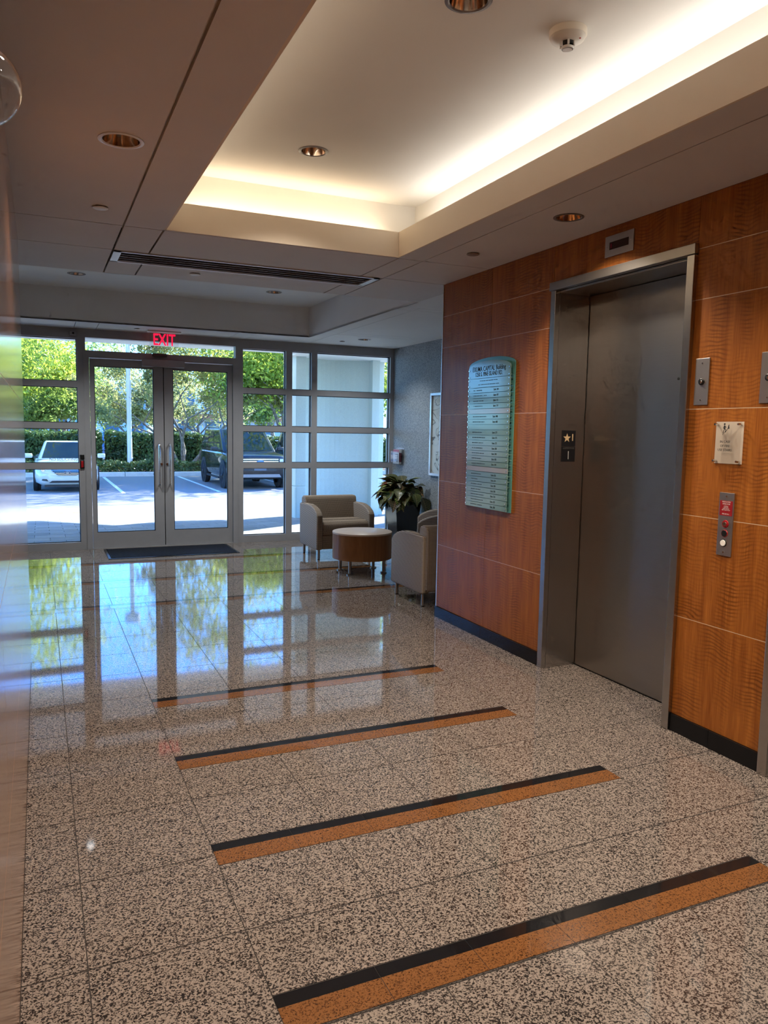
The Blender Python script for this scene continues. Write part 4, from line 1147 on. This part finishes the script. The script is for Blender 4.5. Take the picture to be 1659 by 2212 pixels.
# ------------------------------------------------------------------ trees
M_bark = noisy('grey_bark', (.13, .105, .085), (.30, .26, .22), 9., .95, detail=4)
LV = [leafmat('bright_leaf', (.09, .17, .025), (.24, .38, .05), (.58, .64, .10), .6),
      leafmat('dense_leaf', (.05, .10, .03), (.15, .26, .06), (.38, .48, .11), .5),
      leafmat('olive_leaf', (.09, .12, .045), (.25, .30, .11), (.52, .50, .18), .5)]
def tree(label, x, y, h, spread, seed, mat, lean=0, trunk=.2, nl=7000, low=2.0, fork=1.0, multi=1, ls=(.10, .17), limbs=6):
    rng = random.Random(seed)
    t = thing('tree', label, 'tree', (x, y, GZ+.08), 0, 'parking lot trees')
    w = MB(); tips = []
    def grow(p, d, L, r, lev):
        q = p; pts = [p]; rs = [r]
        for i in range(3):
            d = (d+Vector((rng.gauss(0, .16), rng.gauss(0, .16), rng.gauss(.03, .10)))).normalized()
            q = q+d*L/3; pts.append(q); rs.append(r*(1-.16*(i+1)))
        w.path(pts, rs, 7 if lev < 2 else 5, False)
        if lev >= 3 or r < .02: tips.append((q, L)); return
        for k in range(rng.choice((2, 3)) if lev else limbs):
            a = rng.uniform(0, 2*PI) if lev else 2*PI*k/limbs+rng.uniform(-.3, .3)
            s = rng.uniform(.55, 1.0) if lev else rng.uniform(.7, 1.35)
            nd = (d+Vector((math.cos(a), math.sin(a), rng.uniform(-.15, .25)))*s).normalized()
            grow(pts[-1] if k < 2 else pts[-2], nd, L*rng.uniform(.62, .85), rs[-1]*rng.uniform(.55, .75), lev+1)
    for k in range(multi):
        a = 2*PI*k/multi
        d0 = Vector((lean+(.35*math.cos(a) if multi > 1 else 0), .35*math.sin(a) if multi > 1 else 0, 1)).normalized()
        grow(Vector((.12*math.cos(a), .12*math.sin(a), 0)) if multi > 1 else Vector((0, 0, 0)), d0, fork, trunk/(1 if multi == 1 else 1.6), 0)
    w.build('trunk', M_bark, t, smooth=50)
    cz = (h+low)/2; hz_ = (h-low)/2
    blobs = []
    for k in range(30):
        a = rng.uniform(0, 2*PI); rr_ = spread*math.sqrt(rng.random())*.85; zz = rng.uniform(-.85, .8)
        rr_ *= math.sqrt(max(.15, 1-zz*zz*.8))
        blobs.append((Vector((math.cos(a)*rr_+lean*cz*.5, math.sin(a)*rr_, cz+zz*hz_)), rng.uniform(.22, .36)*spread))
    for q, L in tips: blobs.append((q, .14*spread))
    def fn():
        while True:
            c, r_ = rng.choice(blobs)
            d = Vector((rng.gauss(0, 1), rng.gauss(0, 1), rng.gauss(0, 1))).normalized()
            q = c+d*r_*(rng.random()**.45)
            if 29 < q.y+y < 34.6 and 2.75 < q.x+x < 4.0 and q.z < 7.4: continue    # pruned clear of the light pole
            return q, d+Vector((0, 0, .5))
    vs, fs = leaf_cloud(rng, nl, fn, *ls)
    o = quick('crown', vs, fs, mat, t); o['kind'] = 'stuff'
    return t
tree('spreading bright green tree over the white car at the left', -3.2, 32.4, 8.8, 7.2, 21, LV[0], .0, .20, 34000, 3.3, 2.6, 1, (.06, .115))
tree('leafy tree behind the hedge between the white car and the light pole', 1.1, 43.5, 6.4, 3.6, 22, LV[1], 0, .14, 13000, 1.7, 1.8, 1, (.07, .13))
tree('multi-stemmed tree standing between the entrance doors and the black SUV', 5.8, 34.6, 9.2, 3.9, 23, LV[2], .20, .15, 15000, 3.3, 2.6, 4, (.06, .115), 3)
tree('bright green tree leaning above the black SUV', 9.6, 32.5, 10.5, 7.8, 24, LV[0], -.10, .27, 36000, 3.4, 2.4, 1, (.06, .125))
tree('olive tree standing in the far lot behind the light pole', 5.6, 50.6, 6.5, 4.0, 25, LV[2], 0, .17, 11000, 2.0, 1.9, 1, (.08, .14))
tree('dark green tree standing in the far lot at the left', -5.6, 50, 8.5, 5.0, 26, LV[1], 0, .2, 12000, 2.2, 2.1, 1, (.08, .15))
tree('rough-barked tree beyond the hood of the black SUV', 14.2, 40.5, 9.5, 4.6, 27, LV[1], 0, .33, 13000, 3.4, 3.0, 1, (.07, .13))
tree('pale green tree in the far lot behind the multi-stemmed tree', 10.5, 56, 7.5, 4.6, 28, LV[2], 0, .19, 7000, 2.3, 2.0)
tree('wide dark tree at the back of the far lot', 2.0, 66, 10, 6.0, 29, LV[1], 0, .22, 7500, 2.4, 2.4, 1, (.14, .24))
tree('wide green tree at the back of the far lot behind the SUV', 19.5, 68, 11, 7.0, 30, LV[1], 0, .25, 8500, 2.4, 2.4, 1, (.14, .24))
tree('bushy tree at the back of the far lot, leftmost', -8.5, 68, 10, 6.0, 31, LV[2], 0, .22, 7000, 2.4, 2.4, 1, (.14, .24))
tree('tall green tree rising behind the hedge above the white car', -1.0, 40.0, 11.5, 4.6, 34, LV[0], 0, .2, 16000, 3.0, 2.6, 1, (.07, .13))
# trees out of the picture whose shade falls across the bays
tree('shade tree in the planting strip out of the picture on the right', 17.5, 33.5, 9.5, 5.2, 32, LV[1], 0, .25, 8000, 3.0, 2.4)
tree('shade tree on the island out of the picture on the right', 20.5, 27.5, 8.6, 4.6, 33, LV[1], 0, .25, 8000, 2.8, 2.2)

# ------------------------------------------------------------------ far buildings
M_fb = noisy('far_stucco', (.72, .74, .76), (.80, .82, .84), 1.5, .9)
M_fw = pm('far_window', (.10, .17, .22), .1)
M_orange = pm('orange_awning', (.75, .20, .06), .7)
M_teal = pm('teal_panel', (.20, .50, .50), .5)
def building(label, x0, x1, y0, y1, h, mat, roofm, nwin, awn=None):
    t = thing('building', label, 'building', ((x0+x1)/2, (y0+y1)/2, GZ))
    hx_, hy__ = (x1-x0)/2, (y1-y0)/2
    MB().box(-hx_, hx_, -hy__, hy__, 0, h).build('walls', mat, t)
    MB().box(-hx_-.2, hx_+.2, -hy__-.2, hy__+.2, h, h+.3).build('parapet', roofm, t)
    for k in range(nwin):
        x = -hx_+2*hx_*(k+.5)/nwin; w = 2*hx_/nwin*.3
        for z in ((.9, 2.6), (4.0, 5.7)):
            if z[1] > h-.3: continue
            f = MB().box(x-w-.08, x+w+.08, -hy__-.06, -hy__-.001, z[0]-.08, z[1]+.08).build('window', roofm, t)
            MB().box(x-w, x+w, -hy__-.075, -hy__-.061, z[0], z[1]).build('pane', M_fw, f)
    if awn: MB().add([(-hx_, -hy__-.01, 3.3), (hx_, -hy__-.01, 3.3), (hx_, -hy__-1.2, 2.8), (-hx_, -hy__-1.2, 2.8), (-hx_, -hy__-.01, 3.45), (hx_, -hy__-.01, 3.45)], [(0, 1, 2, 3), (4, 5, 2, 3), (0, 1, 5, 4), (0, 3, 4), (1, 2, 5)]).build('awning', awn, t)
building('white two-storey building with orange awning beyond the far lot', 13, 36, 84, 96, 6.6, M_fb, M_conc, 8, M_orange)
building('pale building with teal windows beyond the trees in the middle', -2, 11, 88, 98, 6.2, M_fb, M_teal, 5)
building('low white building beyond the trees at the left', -26, -4, 86, 98, 6.0, M_fb, M_conc, 7)

# ------------------------------------------------------------------ vehicles
M_tyre = pm('tyre', (.018, .018, .02), .8)
M_carglass = pm('car_glass', (.012, .022, .016), .03, spec=.22)
M_headl = pm('headlight_glass', (.55, .58, .55), .08, coat=1)
M_grilleb = pm('grille_black', (.012, .012, .014), .4)
M_plst = pm('dark_trim', (.02, .02, .022), .5)
def lerp(tab, k):
    if k <= tab[0][0]: return tab[0][1]
    for (a, b), (c, d) in zip(tab[:-1], tab[1:]):
        if k <= c: return b+(d-b)*(k-a)/(c-a)
    return tab[-1][1]
def car(name, label, cat, loc, rz, paint, st, cab, wheels, rw, kind, rimmat, detail=True, group=None):
    t = thing(name, label, cat, loc, rz, group)
    rings = []
    for y, w, zb, zs, zt in st:
        half = [(w*.80, zb), (w*.965, zb+.09), (w, zb+.26), (w*.99, (zb+.26+zs)/2), (w*.975, zs), (w*.92, zs+(zt-zs)*.55), (w*.72, zt-.012), (w*.36, zt)]
        rings.append([(x, y, z) for x, z in half]+[(-x, y, z) for x, z in half[::-1]])
    MB().loft(rings).build('body', paint, t, smooth=42)
    (by0, by1, bw0, bw1, bz0, bz1), (ry0, ry1, rw0, rw1, rz_) = cab
    B = [(-bw0, by0, bz0), (bw0, by0, bz0), (bw1, by1, bz1), (-bw1, by1, bz1)]
    T = [(-rw0, ry0, rz_), (rw0, ry0, rz_), (rw1, ry1, rz_), (-rw1, ry1, rz_)]
    cm = MB().add(B+T, [(0, 3, 2, 1), (0, 1, 5, 4), (1, 2, 6, 5), (2, 3, 7, 6), (3, 0, 4, 7), (4, 5, 6, 7)])
    solid(cm, .055, 3, 10).build('cabin', paint, t, smooth=40)
    def pane(nm, p00, p10, p11, p01, u0, u1, v0, v1, mat=M_carglass):
        p = [Vector(q) for q in (p00, p10, p11, p01)]
        bl2 = lambda u, v: (p[0]*(1-u)+p[1]*u)*(1-v)+(p[3]*(1-u)+p[2]*u)*v
        nn = (p[1]-p[0]).cross(p[3]-p[0]).normalized()
        cs = [bl2(u0, v0), bl2(u1, v0), bl2(u1, v1), bl2(u0, v1)]
        MB().add([c+nn*.008 for c in cs]+[c-nn*.01 for c in cs], [(0, 1, 2, 3), (7, 6, 5, 4), (0, 1, 5, 4), (1, 2, 6, 5), (2, 3, 7, 6), (3, 0, 4, 7)]).build(nm, mat, t)
    pane('windshield', B[0], B[1], T[1], T[0], .07, .93, .06, .93)
    pane('rear_window', B[2], B[3], T[3], T[2], .10, .90, .12, .90)
    splits = [(.08, .36), (.39, .66), (.69, .90)] if kind == 'suv' else [(.16, .48), (.51, .84)]
    for a, b in splits:
        pane('side_window', B[1], B[2], T[2], T[1], a, b, .12, .88); pane('side_window', B[3], B[0], T[0], T[3], 1-b, 1-a, .12, .88)
    wmax = max(s[1] for s in st)
    for y in wheels:
        for sg in (-1, 1):
            xo = sg*(wmax+.012); xi = sg*(wmax-.21)
            ar = MB().tube((sg*(wmax-.1), y, rw+.02), (sg*(wmax+.004), y, rw+.02), rw*1.17, n=28).build('wheel_arch', M_plst, t, smooth=40)
            prof = [(rw*.62, 0), (rw*.93, .0), (rw, .03), (rw, .18), (rw*.93, .21), (rw*.62, .21)]
            m = MB().lathe(prof, 32); m.v = [(xo-sg*z, y+x, rw+yy) for x, yy, z in m.v]
            wh = m.build('wheel', M_tyre, t, smooth=40)
            rm = MB().tube((xo-sg*.05, y, rw), (xo-sg*.06, y, rw), rw*.64, n=24)
            for k in range(5):
                a = 2*PI*k/5
                rm.tube((xo-sg*.02, y+math.cos(a)*rw*.08, rw+math.sin(a)*rw*.08), (xo-sg*.03, y+math.cos(a)*rw*.63, rw+math.sin(a)*rw*.63), .035, .03, 6)
            rm.tube((xo-sg*.01, y, rw), (xo-sg*.05, y, rw), rw*.16, n=12)
            rm.build('rim', rimmat, wh, smooth=40)
    if detail:
        for sg in (-1, 1):
            mr = MB().rbox(sg*(wmax+.135)-.115, sg*(wmax+.135)+.115, by0+.28, by0+.36, bz0+.03, bz0+.17, .035, 3).build('side_mirror', paint if kind != 'suv' else M_plst, t, smooth=40)
            MB().tube((sg*(wmax-.12), by0+.34, bz0+.04), (sg*(wmax+.05), by0+.33, bz0+.08), .02, n=8).build('mirror_arm', M_plst, mr)
    # front surface for draped pieces
    fxt = [(s[1]*.97, s[0]) for s in st if s[0] < .6]; fxt = [(0, 0)]+fxt
    fzt = [(st[0][4], 0)]+[(s[4], s[0]) for s in st if 0 < s[0] < 1.2]
    ysf = lambda x, z: max(lerp(fxt, abs(x)), lerp(fzt, z))
    def drape(nm, quad, mat, par=None, out=.018, nu=8, nv=4):
        vs = []; fs = []
        for j in range(nv+1):
            for i in range(nu+1):
                u, v = i/nu, j/nv
                x = (quad[0][0]*(1-u)+quad[1][0]*u)*(1-v)+(quad[3][0]*(1-u)+quad[2][0]*u)*v
                z = (quad[0][1]*(1-u)+quad[1][1]*u)*(1-v)+(quad[3][1]*(1-u)+quad[2][1]*u)*v
                vs.append((x, ysf(x, z)-out, z))
        k = len(vs); vs += [(x, y+out+.03, z) for x, y, z in vs]
        for j in range(nv):
            for i in range(nu):
                a = j*(nu+1)+i; fs.append((a, a+1, a+nu+2, a+nu+1)); fs.append((k+a+nu+1, k+a+nu+2, k+a+1, k+a))
        rim = [i for i in range(nu+1)]+[(j+1)*(nu+1)-1 for j in range(1, nv+1)]+[nv*(nu+1)+i for i in range(nu-1, -1, -1)]+[j*(nu+1) for j in range(nv-1, 0, -1)]
        for a, b in zip(rim, rim[1:]+rim[:1]): fs.append((b, a, k+a, k+b))
        return MB().add(vs, fs).build(nm, mat, par or t)
    t['_'] = 0; del t['_']
    return t, drape, ysf
M_wpaint = pm('white_car_paint', (.60, .62, .58), .25, coat=1)
M_bpaint = pm('black_car_paint', (.006, .007, .008), .25, coat=.6, spec=.4)
SED = [(0, .52, .30, .50, .58), (.05, .70, .23, .58, .66), (.18, .82, .20, .66, .74), (.55, .885, .18, .74, .84), (1.0, .905, .18, .80, .91), (1.35, .912, .18, .84, .97),
       (2.4, .915, .18, .88, .96), (3.6, .91, .18, .92, .99), (4.3, .89, .20, .92, 1.02), (4.7, .82, .26, .88, .98), (4.82, .70, .36, .75, .85)]
SEDC = ((1.12, 4.30, .80, .74, .93, .98), (1.98, 3.45, .58, .56, 1.47))
SUVS = [(0, .84, .46, .88, 1.03), (.05, .94, .36, .97, 1.09), (.22, 1.0, .32, 1.02, 1.14), (.8, 1.01, .32, 1.06, 1.18), (1.4, 1.01, .32, 1.10, 1.21), (3.0, 1.01, .32, 1.12, 1.20), (4.6, 1.01, .34, 1.12, 1.20), (5.2, .98, .40, 1.10, 1.19), (5.32, .90, .46, 1.05, 1.12)]
SUVC = ((1.30, 5.22, .92, .90, 1.17, 1.17), (2.40, 4.95, .78, .78, 1.94))
M_rimd = pm('dark_rim', (.03, .03, .035), .3, .8); M_rims = pm('silver_rim', (.6, .6, .62), .3, 1)
t, drape, ysf = car('sedan', 'white sedan parked nose-in facing the entrance at the left', 'car', (.73, 24.35, GZ), 0, M_wpaint, SED, SEDC, (.95, 3.75), .325, 'sedan', M_rims)
for s in (-1, 1):
    hl = drape('headlight', [(s*.50, .52), (s*.74, .66), (s*.80, .74), (s*.60, .70)], M_headl)
    MB().tube((s*.66, ysf(s*.66, .66)-.03, .665), (s*.66, ysf(s*.66, .66)-.005, .665), .05, n=14).build('projector_lens', M_chrome, hl)
    drape('fog_lamp_recess', [(s*.52, .33), (s*.70, .355), (s*.68, .395), (s*.56, .395)], M_grilleb)
gr = drape('grille', [(-.26, .50), (.26, .50), (.44, .665), (-.44, .665)], M_grilleb)
for k in range(4):
    z = .515+.042*k; w = .27+.05*k
    drape('grille_bar', [(-w, z), (w, z), (w*1.02, z+.014), (-w*1.02, z+.014)], M_chrome, gr, .022)
em = MB()
ring_ = [(math.cos(2*PI*k/24)*.095, math.sin(2*PI*k/24)*.05) for k in range(24)]
for k in range(24):
    a, b = ring_[k], ring_[(k+1) % 24]
    em.add([(a[0], -.05, .592+a[1]), (b[0], -.05, .592+b[1]), (b[0]*.80, -.05, .592+b[1]*.76), (a[0]*.80, -.05, .592+a[1]*.76)], [(0, 1, 2, 3)])
for q in ([(-.058, .022), (-.034, .026), (-.020, -.022), (-.044, -.026)], [(.020, .022), (.044, .026), (.058, -.022), (.034, -.026)], [(-.030, -.004), (.028, -.010), (.030, .004), (-.028, .010)]):
    em.add([(x, -.051, .592+z) for x, z in q], [(0, 1, 2, 3)])
em.build('emblem', pm('emblem_chrome', (.22, .26, .34), .25, 1), gr)
drape('lower_intake', [(-.50, .285), (.50, .285), (.42, .345), (-.42, .345)], M_grilleb)
MB().box(-.62, .62, -.005, .2, .16, .215).build('chin_spoiler', M_plst, t)

t, drape, ysf = car('sport_utility_vehicle', 'black sport utility vehicle parked right of the entrance doors', 'car', (6.48, 24.15, GZ), 0, M_bpaint, SUVS, SUVC, (.98, 4.15), .41, 'suv', M_rimd)
gr = drape('grille', [(-.60, .80), (.60, .80), (.62, 1.0), (-.62, 1.0)], M_grilleb)
for z in (.83, .90, .965): drape('grille_bar', [(-.60, z), (.60, z), (.60, z+.026), (-.60, z+.026)], M_chrome, gr, .03)
MB().prism([(math.cos(2*PI*k/24)*.12, .905+math.sin(2*PI*k/24)*.05) for k in range(24)], lambda a, b, d: (a, -d, b), .031, .045).build('badge', pm('badge_blue', (.10, .20, .45), .25, .6), gr)
for s in (-1, 1): drape('headlight', [(s*.64, .86), (s*.90, .88), (s*.90, 1.0), (s*.65, 1.0)], M_headl)
lo = drape('lower_grille', [(-.55, .60), (.55, .60), (.50, .72), (-.50, .72)], M_plst)
drape('licence_plate', [(-.20, .62), (.20, .62), (.20, .73), (-.20, .73)], pm('plate_grey', (.10, .12, .16), .5), None, .025)
drape('skid_plate', [(-.70, .40), (.70, .40), (.64, .50), (-.64, .50)], pm('skid_grey', (.22, .22, .24), .4, .5))
for s in (-1, 1):
    MB().path([(s*.70, 2.65, 1.93), (s*.70, 2.8, 2.0), (s*.70, 4.6, 2.0), (s*.70, 4.8, 1.93)], .02, 8).build('roof_rail', M_chrome, t, smooth=40)
    MB().box(s*.98-.03, s*.98+.03, 1.6, 3.6, .28, .34).build('running_board', M_plst, t)
    for y in (2.35, 3.25): MB().rbox(s*1.012-.012, s*1.012+.012, y, y+.16, 1.02, 1.05, .008, 2).build('door_handle', M_bpaint, t)
PK = pm('dark_blue_paint', (.03, .06, .12), .25, coat=1)
car('pickup_truck', 'dark blue vehicle parked beyond the black SUV, half hidden by the stucco wall', 'car', (9.55, 24.6, GZ), 0, PK, SUVS, SUVC, (.98, 4.15), .41, 'suv', M_rimd)
bg = [('white hatchback parked beyond the hedge above the white car', 1.0, 55, SED, SEDC, (.80, .82, .84), 'sedan', PI, 1.08),
      ('dark grey car parked beyond the hedge at the far left', -1.4, 53.5, SED, SEDC, (.08, .10, .10), 'sedan', 0, 1.0),
      ('white van parked beyond the hedge at the left edge', -3.9, 60, SUVS, SUVC, (.75, .80, .82), 'suv', 0, 1.15),
      ('dark blue car with red tail lamps beyond the hedge near the door mullion', 3.3, 55.5, SED, SEDC, (.05, .08, .16), 'sedan', 0, 1.0),
      ('blue car parked beyond the hedge left of the light pole', 5.2, 47.6, SED, SEDC, (.05, .16, .42), 'sedan', PI/2, 1.0),
      ('dark SUV parked beyond the hedge right of the light pole', 8.3, 52, SUVS, SUVC, (.03, .03, .035), 'suv', 0, 1.0),
      ('silver car parked beyond the hedge behind the multi-stemmed tree', 13.6, 53, SED, SEDC, (.55, .58, .60), 'sedan', 0, 1.0),
      ('white car parked in the far lot beyond the black SUV', 19.0, 61, SED, SEDC, (.75, .78, .80), 'sedan', PI/2, 1.0)]
for k, (lab, x, y, s_, c_, colr, kd, rz, scl) in enumerate(bg):
    p_ = pm('far_car_paint', colr, .25, coat=1)
    q, _, _ = car('parked_car', lab, 'car', (x, y, GZ), rz, p_, s_, c_, (.95, 3.75) if kd == 'sedan' else (.98, 4.15), .33 if kd == 'sedan' else .41, kd, M_rims, False, 'cars in the far parking lot')
    if k == 3:
        for s in (-1, 1): MB().box(s*.62-.14, s*.62+.14, -.03, .04, .62, .78).build('tail_lamp', M_red, q)
